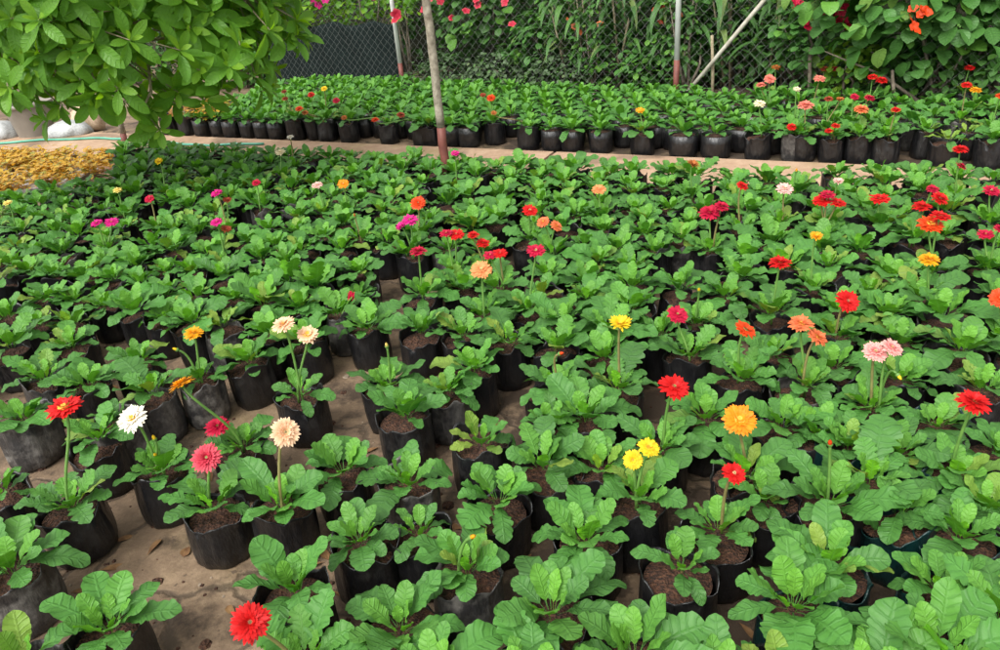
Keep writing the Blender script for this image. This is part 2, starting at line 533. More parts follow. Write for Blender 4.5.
bm_ = MB()
rng = np.random.default_rng(3)
us, vs_ = np.linspace(-12, 14, 60), np.linspace(0, 9, 20)
pts = []
for v in vs_:
    for u in us:
        h = 3.6 * (1 - math.exp(-max(0, v - .9) * .75)) + rng.uniform(-.08, .08) * (v > .4)
        p = fen(u, v + .9, h + .005)
        pts.append(p)
bm_.add(pts, quads(20, 60, 1).tolist())
tag(link('terrain', bm_.mesh('terrain', M['bank'])), kind='structure')

# ------------------------------------------------------------------ gerbera parts
def foliage(rng, n=11, size=1.0, upright=0.0, lobes=.10, hi=True, yellow=0.0, z0=.152):
    mb = MB()
    k = np.arange(n)
    age = (k + .5) / n
    az = k * 2.39996 + rng.uniform(-.35, .35, n)
    e0 = R(82) - age * R(58 - 18 * upright) + rng.uniform(-.22, .22, n)
    dr = R(16) + age ** 1.5 * R(52) + rng.uniform(-.2, .4, n)
    L = size * (.056 + .052 * np.minimum(1, age * 1.4)) * rng.uniform(.72, 1.25, n)
    W = L * rng.uniform(.34, .54, n)
    col = np.stack([age, rng.uniform(0, 1, n), np.where(rng.uniform(0, 1, n) < yellow, rng.uniform(.3, .8, n), 0.0), np.ones(n)], 1)
    o = np.stack([.012 * np.cos(az), .012 * np.sin(az), np.full(n, z0)], 1)
    leaves(mb, rng, o, az, e0, dr, L, W, a=.82, b=.56, pet=.20, petw=.035, lobe=lobes * rng.uniform(.4, 1.6, n), nl=6,
           fold=rng.uniform(-.05, .28, n), wave=.036, rip=.006, nv=7, roll=rng.uniform(-.35, .35, n),
           nt_=26 if hi else 7, nu=9 if hi else 4, col=col)
    return mb
rng = np.random.default_rng(11)
FOL = []
for i in range(22):
    kind = i % 4
    FOL.append(foliage(rng, n=[20, 16, 23, 18][kind], size=[1.12, 1.2, 1.04, 1.16][kind] * rng.uniform(.94, 1.08), upright=[.2, .8, 0, .5][kind],
                       lobes=[.05, .13, .08, .17][kind], yellow=.07).mesh('foliage', M['gerbera_leaf']))
FOL_TALL = [foliage(rng, n=16, size=1.22, upright=1.2, lobes=.04).mesh('foliage', M['gerbera_leaf']) for _ in range(2)]
FOL_YELLOW = [foliage(rng, n=11, size=1.0, upright=0, lobes=.08, yellow=.5).mesh('foliage', M['gerbera_leaf']) for _ in range(2)]
FOL_SMALL = [foliage(rng, n=13, size=.90, upright=.3, lobes=.06).mesh('foliage', M['gerbera_leaf']) for _ in range(3)]
FOL_BIG = [foliage(rng, n=19, size=1.30, upright=.25, lobes=.09).mesh('foliage', M['gerbera_leaf']) for _ in range(4)]

def bag_mb(rng, n=44, lo=False):
    mb = MB()
    p = rng.uniform(0, 6.28, 8)
    hgt = .158
    def wob(a_, i):
        t = i / 10
        k = 1 + .05 * math.sin(2 * a_ + p[0]) * (.4 + t) + .022 * math.sin(5 * a_ + p[7] + 3 * t) + .02 * math.sin(3 * a_ + p[1] + t) + (.022 * math.sin(9 * a_ + p[2] + 2 * t) + .014 * math.sin(14 * a_ + p[3] - 2 * t))
        lift = 0
        if 6 <= i <= 9:
            lift = .012 * math.sin(2 * a_ + p[4]) - .010 * max(0, math.sin(3 * a_ + p[1])) ** 6 + .006 * max(0, math.sin(4 * a_ + p[3])) ** 4 + .007 * math.sin(5 * a_ + p[5]) + .004 * math.sin(11 * a_ + p[6])
            k += .035 * math.sin(7 * a_ + p[7])
        return k, lift
    prof = [(.070, .0), (.077, .006), (.080, .03), (.081, .065), (.080, .10), (.079, .13), (.080, .150), (.0815, .157), (.0795, .159), (.0765, .150), (.0745, .128)]
    if lo:
        prof = [prof[i] for i in (0, 2, 4, 6, 9, 10)]
    lathe(mb, prof, n, wob)
    return mb
rng = np.random.default_rng(5)
BAGS = {}
for m_ in ('bag_black', 'bag_grey', 'bag_teal'):
    BAGS[m_] = [bag_mb(np.random.default_rng(40 + i)).mesh('grow_bag', M[m_]) for i in range(6 if m_ == 'bag_black' else 3)]
def soil_mb(rng, n=18):
    mb = MB()
    rr = [0, .02, .04, .058, .0735]
    vs = [(0, 0, .140)]
    for r in rr[1:]:
        for k in range(n):
            a_ = 2 * PI * k / n
            vs.append((r * math.cos(a_), r * math.sin(a_), .139 - .004 * (r / .07) ** 2 + rng.uniform(-.004, .004)))
    f = [(0, 1 + k, 1 + (k + 1) % n) for k in range(n)]
    for i in range(3):
        for k in range(n):
            a0, b0 = 1 + i * n, 1 + (i + 1) * n
            f.append((a0 + k, b0 + k, b0 + (k + 1) % n, a0 + (k + 1) % n))
    return mb.add(vs, f)
SOIL = [soil_mb(rng).mesh('soil', M['soil'], False) for _ in range(3)]

def head_mb(rng, var):
    mb = MB()
    rings = [[(26, 1.0, .24, 2, 8), (24, .90, .22, 9, 8), (18, .56, .16, 26, 10), (14, .38, .12, 46, 5)],
             [(27, 1.0, .22, 8, 24), (25, .88, .20, 17, 16), (20, .66, .14, 32, 10), (18, .48, .11, 46, 8), (14, .34, .09, 60, 0)],
             [(21, 1.0, .29, 0, 14), (19, .90, .27, 10, 12), (16, .46, .14, 38, 6)],
             [(22, 1.0, .19, 24, 16), (20, .86, .18, 36, 12), (16, .55, .14, 52, 6)]][var]
    for (n, L, W, e, d) in rings:
        az = (np.arange(n) + rng.uniform(0, 1)) * 2 * PI / n + rng.uniform(-.06, .06, n)
        o = np.stack([.10 * np.cos(az), .10 * np.sin(az), np.full(n, .02 + .0022 * e)], 1)
        col = np.stack([np.full(n, .5), rng.uniform(0, 1, n), np.zeros(n), np.ones(n)], 1)
        leaves(mb, rng, o, az, R(e) + rng.uniform(-.16, .14, n), R(d) + rng.uniform(-.2, .25, n), (L - .1) * rng.uniform(.84, 1.04, n), W, a=.42, b=.28, pet=0, petw=.12,
               fold=rng.uniform(-.25, .1, n), roll=rng.uniform(-.15, .15, n), nt_=6, nu=4, col=col)
    return mb
def centre_mb(rng):
    mb = MB()
    prof = [(.25, -.02), (.25, .05), (.22, .09), (.15, .115), (.08, .10), (.02, .09)]
    return lathe(mb, prof, 16, lambda a_, i: (1 + .06 * math.sin(8 * a_ + i * 2), .012 * math.sin(5 * a_ + i * 3)), True, True)
rng = np.random.default_rng(21)
_heads = [[head_mb(rng, v) for _ in range(2)] for v in range(4)]
_cen = [centre_mb(rng) for _ in range(2)]
_hc, _cc = {}, {}
def head_mesh(var, i, c):
    if (var, i, c) not in _hc: _hc[var, i, c] = _heads[var][i].mesh('flower_head', PET[c])
    return _hc[var, i, c]
def cen_mesh(i, c):
    if (i, c) not in _cc: _cc[i, c] = _cen[i].mesh('flower_centre', CENTRE[c])
    return _cc[i, c]
def bud_mesh(rng, c):
    mb = MB()
    lathe(mb, [(.25, 0), (.55, .15), (.62, .5), (.5, .8)], 12, mi=0)
    n = 12
    az = np.arange(n) * 2 * PI / n
    o = np.stack([.42 * np.cos(az), .42 * np.sin(az), np.full(n, .6)], 1)
    leaves(mb, rng, o, az, np.full(n, R(88)), np.full(n, R(-22)), np.full(n, 1.25), np.full(n, .34), a=.4, b=.3, pet=0, petw=.2, nt_=5, nu=3, mi=1)
    lathe(mb, [(.40, .6), (.40, 1.3), (.2, 1.6)], 10, cap_top=True, mi=1)
    return mb.mesh('flower_bud', [M['stalk'], PET[c]])

NPLANT = 0
def make_plant(name, label, cat, group, P, rz, sc_, fol, bag='bag_black', flowers=(), seed=0, bs=1.0):
    rg = np.random.default_rng(seed)
    t = thing(name, label, cat, (P.x, P.y, 0), 0, group)
    b = link('grow_bag', BAGS[bag][seed % len(BAGS[bag])], t)
    b.rotation_euler = (0, 0, rz * 1.7)
    b.rotation_euler = (rg.uniform(-.07, .07), rg.uniform(-.07, .07), rz * 1.7)
    b.scale = (bs * rg.uniform(.92, 1.06), bs * rg.uniform(.92, 1.06), rg.uniform(.90, 1.08))
    s = link('soil', SOIL[seed % 3], b)
    f = link('foliage', fol, t)
    f.rotation_euler = (rg.uniform(-.07, .07), rg.uniform(-.07, .07), rz)
    f.scale = (sc_, sc_, sc_ * rg.uniform(.95, 1.1))
    f.location.z = .142 * (1 - sc_)
    for (H, rad, c, cc, tilt, azm, var) in flowers:
        H = Vector(H) - Vector((P.x, P.y, 0))
        n = Vector((math.sin(tilt) * math.sin(azm), -math.sin(tilt) * math.cos(azm), math.cos(tilt)))
        base = Vector((rg.uniform(-.012, .012), rg.uniform(-.012, .012), .135))
        end = H - n * rad * .15
        ln = (end - base).length
        pts = []
        c1, c2 = base + Vector((0, 0, ln * .4)), end - n * ln * .28
        for i in range(11):
            q = i / 10
            pts.append(base * (1 - q) ** 3 + c1 * 3 * q * (1 - q) ** 2 + c2 * 3 * q * q * (1 - q) + end * q ** 3)
        sm = MB()
        tube(sm, pts, [.0042 - .0008 * i / 10 for i in range(11)], 7)
        cup = [end - n * rad * .22, end - n * rad * .05, end + n * rad * .06, end + n * rad * .10]
        tube(sm, cup, [.0035, rad * .24, rad * .27, rad * .2], 10)
        link('flower_stalk', sm.mesh('flower_stalk', M['stalk_red' if rg.uniform() < .3 else 'stalk']), t)
        q4 = n.to_track_quat('Z', 'Y')
        if var == 'bud':
            h = link('flower_bud', bud_mesh(rg, c), t, tuple(end))
            h.rotation_mode = 'QUATERNION'
            h.rotation_quaternion = q4
            h.scale = (rad, rad, rad)
        else:
            h = link('flower_head', head_mesh(var, seed % 2, c), t, tuple(end))
            h.rotation_mode = 'QUATERNION'
            h.rotation_quaternion = q4
            h.scale = (rad, rad, rad)
            ce = link('flower_centre', cen_mesh(seed % 2, cc), h)
            if cc in ('gold', 'orangec'): ce.scale = (1.45, 1.45, 1.5)
    return t

# ------------------------------------------------------------------ what stands where
# flowering plants: (crown in the photo or None, [(x, y, colour, centre, width px, tilt, towards, head), ...], label, foliage, bag)
U = None
FLOWERING = [
 ((65, 492), [(63, 405, 'red', 'gold', 42, 8, 0, 0)], 'single wide red gerbera high over a sparse plant, beside the white-flowered plant', 'n', 'bag_black'),
 ((155, 456), [(131, 417, 'white', 'gold', 37, 30, -10, 0), (155, 440, 'yellow', U, 9, 10, 0, 'bud'), (156, 457, 'yellow', U, 8, 40, 30, 'bud')], 'white gerbera with yellow centre, two yellow buds below it', 'n', 'bag_black'),
 ((238, 432), [(180, 383, 'amber', 'gold', 34, 28, -120, 1), (217, 425, 'crimson', 'dark', 30, 12, 10, 1)], 'plant with crimson flower and one amber flower leaning far left over bare grey bags', 'n', 'bag_black'),
 ((195, 368), [(193, 332, 'amber', 'gold', 23, 14, 10, 1), (178, 350, 'yellow', U, 8, 50, -60, 'bud')], 'small amber yellow gerbera in a pale grey bag', 's', 'bag_grey'),
 ((208, 492), [(206, 457, 'pinkred', 'redc', 36, 34, 10, 1)], 'shaggy pink red gerbera in front of the crimson and amber pair', 'n', 'bag_black'),
 ((278, 494), [(286, 432, 'peach', 'pale', 36, 58, 38, 0)], 'pale peach gerbera facing the viewer above one tall upright leaf', 't', 'bag_black'),
 ((297, 384), [(283, 323, 'peach', 'gold', 28, 14, -20, 1), (307, 333, 'peach', 'gold', 27, 20, 20, 2)], 'two peach gerberas on tall stalks above a small plant in a round black bag', 's', 'bag_black'),
 ((302, 652), [(250, 622, 'red', 'redc', 48, 40, 35, 1)], 'bright red gerbera at the bottom edge beside the bare concrete', 'n', 'bag_black'),
 ((462, 562), [(470, 538, 'amber', U, 10, 50, 60, 'bud')], 'plant with one unopened orange bud among the front leaves', 'n', 'bag_black'),
 ((638, 490), [(633, 460, 'yellow', 'orangec', 24, 62, -10, 0), (649, 446, 'yellow', 'orangec', 27, 20, 30, 0)], 'two small yellow gerberas with orange centres side by side', 'n', 'bag_black'),
 ((660, 430), [(675, 385, 'red', 'redc', 38, 22, 40, 0)], 'broad red gerbera behind the two small yellow ones', 'n', 'bag_black'),
 ((745, 460), [(740, 418, 'orange', 'gold', 41, 30, -5, 0)], 'large bright orange gerbera with a full ring of petals', 'n', 'bag_black'),
 ((720, 515), [(735, 472, 'red', 'pale', 30, 26, 40, 0)], 'red gerbera with pale centre in front of the large orange one', 'n', 'bag_black'),
 ((830, 492), [(830, 445, 'vermilion', U, 14, 20, -40, 'bud')], 'plant with one half-open red bud standing clear of its leaves', 'b', 'bag_black'),
 ((957, 458), [(975, 400, 'red', 'redc', 40, 8, 20, 1)], 'flat wide red gerbera on a tall stalk near the right edge', 'n', 'bag_teal'),
 ((878, 397), [(876, 350, 'pink', 'pale', 30, 22, -10, 0), (893, 346, 'pink', 'pale', 26, 26, 30, 0), (897, 374, 'yellow', U, 13, 120, 20, 'bud')], 'two touching salmon pink gerberas with a hanging yellow bud', 'n', 'bag_teal'),
 ((617, 378), [(620, 323, 'yellow', 'gold', 29, 12, 20, 3)], 'domed yellow gerbera on a straight stalk seen from behind', 'n', 'bag_black'),
 ((690, 345), [(678, 313, 'crimson', 'redc', 26, 28, 20, 0)], 'crimson gerbera to the right of the domed yellow one', 'n', 'bag_black'),
 ((742, 366), [(747, 328, 'vermilion', 'dark', 28, 30, 60, 2)], 'orange red gerbera tilted to the right, left of the coral pair', 'n', 'bag_black'),
 ((805, 378), [(801, 322, 'coral', 'gold', 29, 14, -20, 1), (819, 336, 'coral', 'gold', 26, 34, 50, 1)], 'pair of coral orange gerberas, one above the other', 'n', 'bag_black'),
 ((835, 322), [(849, 300, 'red', 'redc', 30, 44, 20, 0)], 'pure red gerbera facing the viewer behind the coral pair', 'n', 'bag_black'),
 ((776, 308), [(780, 261, 'red', 'dark', 27, 6, 0, 1)], 'red gerbera seen edge-on upon a long bare stalk', 'n', 'bag_black'),
 ((929, 286), [(930, 258, 'amber', 'gold', 25, 10, 0, 1)], 'yellow orange gerbera below the tall vermilion one', 'n', 'bag_black'),
 ((1005, 325), [(1001, 297, 'vermilion', 'redc', 26, 40, -30, 0)], 'vermilion gerbera cut by the right edge of the picture', 'n', 'bag_black'),
 ((531, 302), [(536, 249, 'crimson', 'pale', 23, 18, 10, 0)], 'crimson gerbera on a long thin stalk right of the peach one', 'n', 'bag_black'),
 ((483, 304), [(481, 268, 'apricot', 'pale', 27, 24, 0, 0)], 'pale apricot gerbera in front of the red cluster', 'n', 'bag_black'),
 ((340, 303), [(350, 299, 'crimson', 'dark', 20, 75, -60, 0)], 'dark red gerbera turned sideways, low in its leaves', 'n', 'bag_black'),
 ((421, 288), [(418, 250, 'crimson', 'dark', 21, 5, 0, 1)], 'flat dark crimson gerbera alone in a dark gap', 'n', 'bag_black'),
 ((455, 262), [(446, 232, 'crimson', 'redc', 17, 10, -20, 0), (456, 233, 'red', 'redc', 20, 18, 20, 0)], 'two red gerberas touching, leftmost of the red cluster', 'n', 'bag_black'),
 ((485, 258), [(473, 234, 'red', 'dark', 15, 10, 0, 1), (483, 242, 'red', 'redc', 17, 18, 30, 1)], 'two small red gerberas in the middle of the red cluster', 'n', 'bag_black'),
 ((500, 276), [(490, 254, 'crimson', 'redc', 17, 14, 0, 0), (500, 252, 'red', 'redc', 18, 14, 20, 0)], 'two red gerberas at the right end of the red cluster', 'n', 'bag_black'),
 ((411, 247), [(410, 218, 'magenta', 'dark', 20, 14, 0, 2), (401, 226, 'magenta', 'dark', 15, 30, -60, 3)], 'two magenta gerberas, the brighter one higher, left of the red cluster', 'n', 'bag_black'),
 ((420, 228), [(418, 202, 'vermilion', 'dark', 19, 36, 0, 1)], 'orange red gerbera above the magenta pair', 'n', 'bag_black'),
 ((530, 232), [(530, 209, 'red', 'pale', 19, 24, 20, 0)], 'red gerbera with pale centre above the small coral pair', 'n', 'bag_black'),
 ((552, 246), [(543, 221, 'coral', 'gold', 16, 30, -30, 1), (557, 225, 'coral', 'gold', 16, 36, 50, 1)], 'pair of small coral gerberas leaning apart', 'n', 'bag_black'),
 ((602, 212), [(599, 188, 'apricot', 'pale', 18, 16, 0, 0)], 'single apricot gerbera at the rear of the nearer bed', 'n', 'bag_black'),
 ((712, 238), [(710, 211, 'crimson', 'redc', 26, 18, -10, 1), (722, 205, 'crimson', 'redc', 19, 14, 30, 1)], 'large crimson gerbera with a second behind it, right of a bare gap', 'n', 'bag_black'),
 (U, [(743, 185, 'red', 'dark', 15, 30, 40, 1)], 'small red gerbera behind the large crimson pair', 'n', 'bag_black'),
 (U, [(693, 164, 'rust', 'dark', 17, 24, 50, 3)], 'fading rust orange gerbera at the edge of the path', 'n', 'bag_black'),
 ((826, 226), [(822, 199, 'red', 'redc', 22, 16, -20, 0), (838, 201, 'red', 'redc', 20, 12, 30, 0), (828, 193, 'crimson', 'redc', 19, 8, 0, 0)], 'clump of three red gerberas crowded together', 'n', 'bag_black'),
 ((880, 218), [(880, 197, 'red', 'redc', 24, 8, 0, 0)], 'lone flat red gerbera right of the clump of three', 'n', 'bag_black'),
 ((914, 232), [(922, 205, 'red', 'dark', 22, 10, -20, 1), (933, 188, 'crimson', 'dark', 15, 20, 0, 1)], 'red gerbera leaning left beside a darker higher one near the right', 'n', 'bag_black'),
 ((945, 226), [(941, 197, 'red', 'pale', 21, 26, 20, 1)], 'red gerbera with pale centre right of the leaning red one', 'n', 'bag_black'),
 ((934, 262), [(931, 222, 'vermilion', 'gold', 31, 14, 0, 0), (941, 214, 'red', 'redc', 24, 8, 40, 0)], 'wide vermilion gerbera with a red one behind it on tall stalks', 'n', 'bag_black'),
 ((957, 190), [(961, 148, 'red', 'dark', 19, 6, 0, 1), (962, 165, 'crimson', 'dark', 14, 30, 60, 1)], 'two red gerberas on one tall plant against the path', 'n', 'bag_black'),
 ((992, 216), [(992, 189, 'crimson', 'pale', 20, 18, 0, 0)], 'crimson gerbera with pale centre at the right edge by the path', 'n', 'bag_black'),
 ((990, 262), [(986, 233, 'crimson', 'redc', 19, 16, -20, 0), (1001, 228, 'crimson', 'redc', 16, 20, 30, 1)], 'crimson gerbera pair at the right edge below the pale-centred one', 'n', 'bag_black'),
 (U, [(785, 187, 'palepink', 'pale', 21, 18, 0, 0)], 'pale pink gerbera left of the clump of three', 'n', 'bag_black'),
 (U, [(838, 181, 'palepink', 'pale', 12, 18, 0, 3)], 'small pale pink gerbera behind the clump of three', 'n', 'bag_black'),
 (U, [(796, 172, 'amber', U, 8, 15, 0, 'bud')], 'brownish yellow bud standing up against the path', 'n', 'bag_black'),
 (U, [(816, 236, 'amber', 'dark', 12, 20, 0, 3)], 'half-open amber flower low in the leaves below the red clump', 'n', 'bag_black'),
 (U, [(699, 291, 'yellow', U, 9, 30, -20, 'bud')], 'plant with a round yellow bud beside the brown bare gap', 'n', 'bag_black'),
 ((555, 378), [(559, 354, 'vermilion', U, 12, 60, 50, 'bud')], 'plant with one orange red bud left of the domed yellow gerbera', 'n', 'bag_black'),
 ((385, 372), [(387, 347, 'paleyellow', U, 9, 15, 0, 'bud')], 'plant with a pale greenish yellow bud by the bare floor patch', 'n', 'bag_black'),
 ((105, 243), [(96, 222, 'magenta', 'redc', 15, 16, -20, 0), (111, 221, 'magenta', 'redc', 17, 20, 20, 0)], 'two magenta gerberas touching in the left carpet of leaves', 'n', 'bag_black'),
 (U, [(149, 198, 'crimson', 'redc', 12, 30, 0, 0)], 'single deep pink gerbera behind the touching magenta pair', 'n', 'bag_black'),
 (U, [(216, 192, 'magenta', 'redc', 15, 18, -30, 0), (227, 200, 'dullred', 'dark', 11, 20, 40, 3)], 'magenta gerbera with a faded red one, the farther of two such plants', 'n', 'bag_black'),
 (U, [(216, 221, 'magenta', 'redc', 15, 18, -10, 0), (226, 229, 'dullred', 'dark', 14, 30, 60, 3)], 'magenta gerbera with a faded red one, the nearer of two such plants', 'n', 'bag_black'),
 (U, [(159, 161, 'yellow', 'gold', 10, 40, 0, 3)], 'small yellow gerbera by the red-footed post under the tree', 'n', 'bag_black'),
 (U, [(117, 189, 'paleyellow', 'gold', 11, 12, 0, 2)], 'small pale yellow gerbera behind the deep pink one', 'n', 'bag_black'),
 (U, [(8, 203, 'paleyellow', 'gold', 11, 18, 0, 3)], 'pale yellow gerbera at the left edge near the golden seedlings', 'n', 'bag_black'),
 (U, [(317, 184, 'palepink', 'pale', 14, 12, 0, 0)], 'pale blush gerbera left of the bright apricot one', 'n', 'bag_black'),
 (U, [(343, 183, 'orange', 'pale', 14, 34, 0, 0)], 'bright orange gerbera beside the pale blush one', 'n', 'bag_black'),
 (U, [(256, 182, 'crimson', 'dark', 10, 30, 0, 1)], 'tiny crimson gerbera left of the pale blush one', 'n', 'bag_black'),
 (U, [(280, 151, 'cream', 'pale', 13, 12, 0, 2)], 'cream gerbera at the path edge beneath the white one', 'n', 'bag_black'),
 (U, [(455, 152, 'magenta', 'redc', 11, 14, 0, 2)], 'small magenta gerbera just right of the painted wooden post', 'n', 'bag_black'),
 (U, [(290, 136, 'white', 'pale', 9, 10, 0, 2)], 'small white gerbera rising in front of the black bags', 'n', 'bag_black'),
 (U, [(355, 217, 'rust', U, 9, 15, 0, 'bud')], 'plant with a brown orange bud left of the magenta pair', 'n', 'bag_black'),
 # the far bed
 (U, [(491, 97, 'vermilion', 'dark', 11, 30, 0, 1), (483, 95, 'dullred', 'dark', 6, 30, 0, 3)], 'orange red gerbera in the far bed behind the painted post', 'n', 'bag_black'),
 (U, [(494, 113, 'rust', 'dark', 7, 30, 0, 3)], 'tiny rust gerbera in the far bed below the orange red one', 'n', 'bag_black'),
 (U, [(640, 109, 'amber', 'gold', 12, 14, 0, 2)], 'amber gerbera alone in the middle of the far bed', 'n', 'bag_black'),
 (U, [(311, 94, 'red', 'dark', 9, 30, 0, 1)], 'red gerbera in the far bed left of the yellow one', 'n', 'bag_black'),
 (U, [(324, 88, 'yellow', 'gold', 8, 30, 0, 1)], 'yellow gerbera at the back of the far bed by the shade net', 'n', 'bag_black'),
 (U, [(336, 100, 'crimson', 'redc', 9, 40, 0, 1)], 'crimson gerbera in the far bed just below the yellow one', 'n', 'bag_black'),
 (U, [(285, 98, 'dullred', 'dark', 8, 20, 0, 1), (284, 91, 'dullred', 'dark', 7, 20, 0, 1)], 'two dull red gerberas in the far bed beside the tree leaves', 'n', 'bag_black'),
 (U, [(299, 108, 'vermilion', 'dark', 10, 20, 0, 1), (305, 112, 'rust', 'dark', 8, 30, 0, 1)], 'orange red and rust gerbera pair in the far bed near the tree', 'n', 'bag_black'),
 (U, [(344, 117, 'rust', 'dark', 7, 30, 0, 1)], 'tiny orange gerbera low in the far bed below the crimson one', 'n', 'bag_black'),
 (U, [(375, 119, 'vermilion', 'dark', 10, 14, 0, 1)], 'vermilion gerbera in the front of the far bed left of the post', 'n', 'bag_black'),
 (U, [(401, 114, 'dullred', 'dark', 11, 20, 40, 1)], 'dull red gerbera between the vermilion one and the post', 'n', 'bag_black'),
 (U, [(770, 78, 'salmon', 'redc', 14, 36, 0, 1), (761, 84, 'salmon', 'redc', 12, 10, -30, 1)], 'two coral pink gerberas at the back by the foot of the fence', 'n', 'bag_black'),
 (U, [(776, 66, 'rust', 'dark', 12, 8, 0, 2)], 'rust orange gerbera standing highest by the fence mesh', 'n', 'bag_black'),
 (U, [(760, 102, 'cream', 'pale', 14, 16, 0, 2)], 'cream white gerbera in the far bed, larger of two pale ones', 'n', 'bag_black'),
 (U, [(797, 88, 'cream', 'pale', 10, 14, 0, 2)], 'small cream gerbera behind the larger cream one', 'n', 'bag_black'),
 (U, [(820, 77, 'salmon', 'pale', 14, 14, 0, 2)], 'salmon gerbera on a tall stalk before the red-flowered shrub', 'n', 'bag_black'),
 (U, [(825, 68, 'dullred', 'dark', 11, 14, -10, 1), (835, 68, 'crimson', 'dark', 11, 14, 10, 1)], 'pair of dark crimson gerberas above the salmon one', 'n', 'bag_black'),
 (U, [(806, 104, 'salmon', 'redc', 19, 16, -10, 1)], 'wide coral red gerbera in the far bed, rust bud beside it', 'n', 'bag_black'),
 (U, [(829, 98, 'dullred', 'dark', 11, 14, 0, 1), (840, 99, 'rust', 'dark', 10, 14, 0, 3)], 'dull red and rust gerbera pair behind the coral red ones', 'n', 'bag_black'),
 (U, [(855, 96, 'crimson', 'dark', 11, 30, 0, 1), (870, 97, 'crimson', 'dark', 13, 20, 30, 1)], 'two crimson gerberas above the wide coral one', 'n', 'bag_black'),
 (U, [(862, 108, 'coral', 'redc', 18, 14, 10, 1)], 'wide coral gerbera on the right of the far bed', 'n', 'bag_black'),
 (U, [(896, 109, 'red', 'dark', 12, 12, 0, 1)], 'red gerbera right of the wide coral one in the far bed', 'n', 'bag_black'),
 (U, [(792, 126, 'red', 'redc', 12, 26, 0, 1)], 'red gerbera in the front row of the far bed', 'n', 'bag_black'),
 (U, [(829, 130, 'red', 'dark', 10, 14, -20, 1), (836, 125, 'red', 'dark', 11, 14, 20, 1)], 'two small red gerberas in the front row of the far bed', 'n', 'bag_black'),
 (U, [(873, 76, 'red', 'dark', 12, 14, -20, 1), (882, 79, 'red', 'dark', 15, 14, 20, 1)], 'two red gerberas beneath the heart-leaved vine', 'n', 'bag_black'),
 (U, [(970, 67, 'red', 'dark', 12, 14, 0, 1)], 'red gerbera rising highest at the far right by the vine', 'n', 'bag_black'),
 (U, [(967, 84, 'red', 'dark', 13, 14, -20, 1)], 'red gerbera touching an orange yellow one at the far right', 'n', 'bag_black'),
 (U, [(976, 89, 'amber', 'gold', 14, 14, 20, 1)], 'orange yellow gerbera touching a red one at the far right', 'n', 'bag_black'),
 (U, [(1001, 95, 'vermilion', 'dark', 12, 14, 0, 1)], 'vermilion gerbera in the far bed at the right edge', 'n', 'bag_black'),
]
# flowerless plants near the camera: (x, y, foliage, bag)
LEAFY = [
 (100, 612, 'b', 'bag_black'), (2, 558, 'b', 'bag_grey'), (290, 580, 't', 'bag_black'), (397, 610, 'b', 'bag_black'), (360, 528, 'n', 'bag_black'),
 (555, 600, 'b', 'bag_black'), (586, 524, 'b', 'bag_black'), (640, 642, 'b', 'bag_black'), (535, 664, 'b', 'bag_black'), (678, 556, 's', 'bag_black'),
 (800, 596, 'b', 'bag_teal'), (792, 668, 'n', 'bag_black'), (832, 548, 'n', 'bag_teal'), (942, 640, 'b', 'bag_teal'), (948, 572, 'n', 'bag_teal'), (968, 520, 'n', 'bag_teal'),
 (1010, 600, 'n', 'bag_black'), (885, 668, 'b', 'bag_teal'), (430, 668, 'n', 'bag_black'), (715, 672, 'n', 'bag_black'), (20, 660, 'n', 'bag_black'), (205, 690, 's', 'bag_black'),
 (340, 458, 'n', 'bag_black'), (402, 405, 't', 'bag_black'), (405, 468, 'n', 'bag_black'), (420, 520, 's', 'bag_black'), (478, 430, 'n', 'bag_black'), (494, 490, 'n', 'bag_black'),
 (545, 455, 'n', 'bag_black'), (588, 408, 'b', 'bag_black'), (548, 416, 's', 'bag_black'), (600, 452, 'n', 'bag_black'), (706, 404, 'n', 'bag_black'),
 (778, 412, 'b', 'bag_black'), (850, 436, 'n', 'bag_teal'), (872, 468, 'n', 'bag_teal'), (905, 500, 'n', 'bag_teal'), (768, 482, 's', 'bag_black'), (938, 408, 'n', 'bag_teal'), (990, 492, 'n', 'bag_black'),
 (818, 420, 'n', 'bag_black'), (905, 440, 'n', 'bag_teal'), (1005, 440, 'n', 'bag_black'), (985, 375, 'n', 'bag_black'),
 (18, 408, 'n', 'bag_grey'), (-8, 480, 'n', 'bag_black'), (92, 432, 'n', 'bag_black'), (112, 412, 's', 'bag_grey'), (40, 372, 'n', 'bag_black'), (82, 376, 'n', 'bag_black'),
 (132, 350, 'n', 'bag_black'), (148, 386, 'n', 'bag_grey'), (246, 350, 'n', 'bag_black'), (70, 338, 'n', 'bag_black'), (448, 380, 'n', 'bag_black'), (470, 360, 'n', 'bag_black'),
]
rng = np.random.default_rng(77)
mid_far = (at(130, 160, .2) - E0).dot(Nn) + .42
def v_lim(u): return mid_far + .04 + .030 * max(0, u - .5)
plants = []   # dict(P, fol, bag, flowers, label)
def clear(P, d):
    return all((q['P'] - P).length_squared > d * d for q in plants)
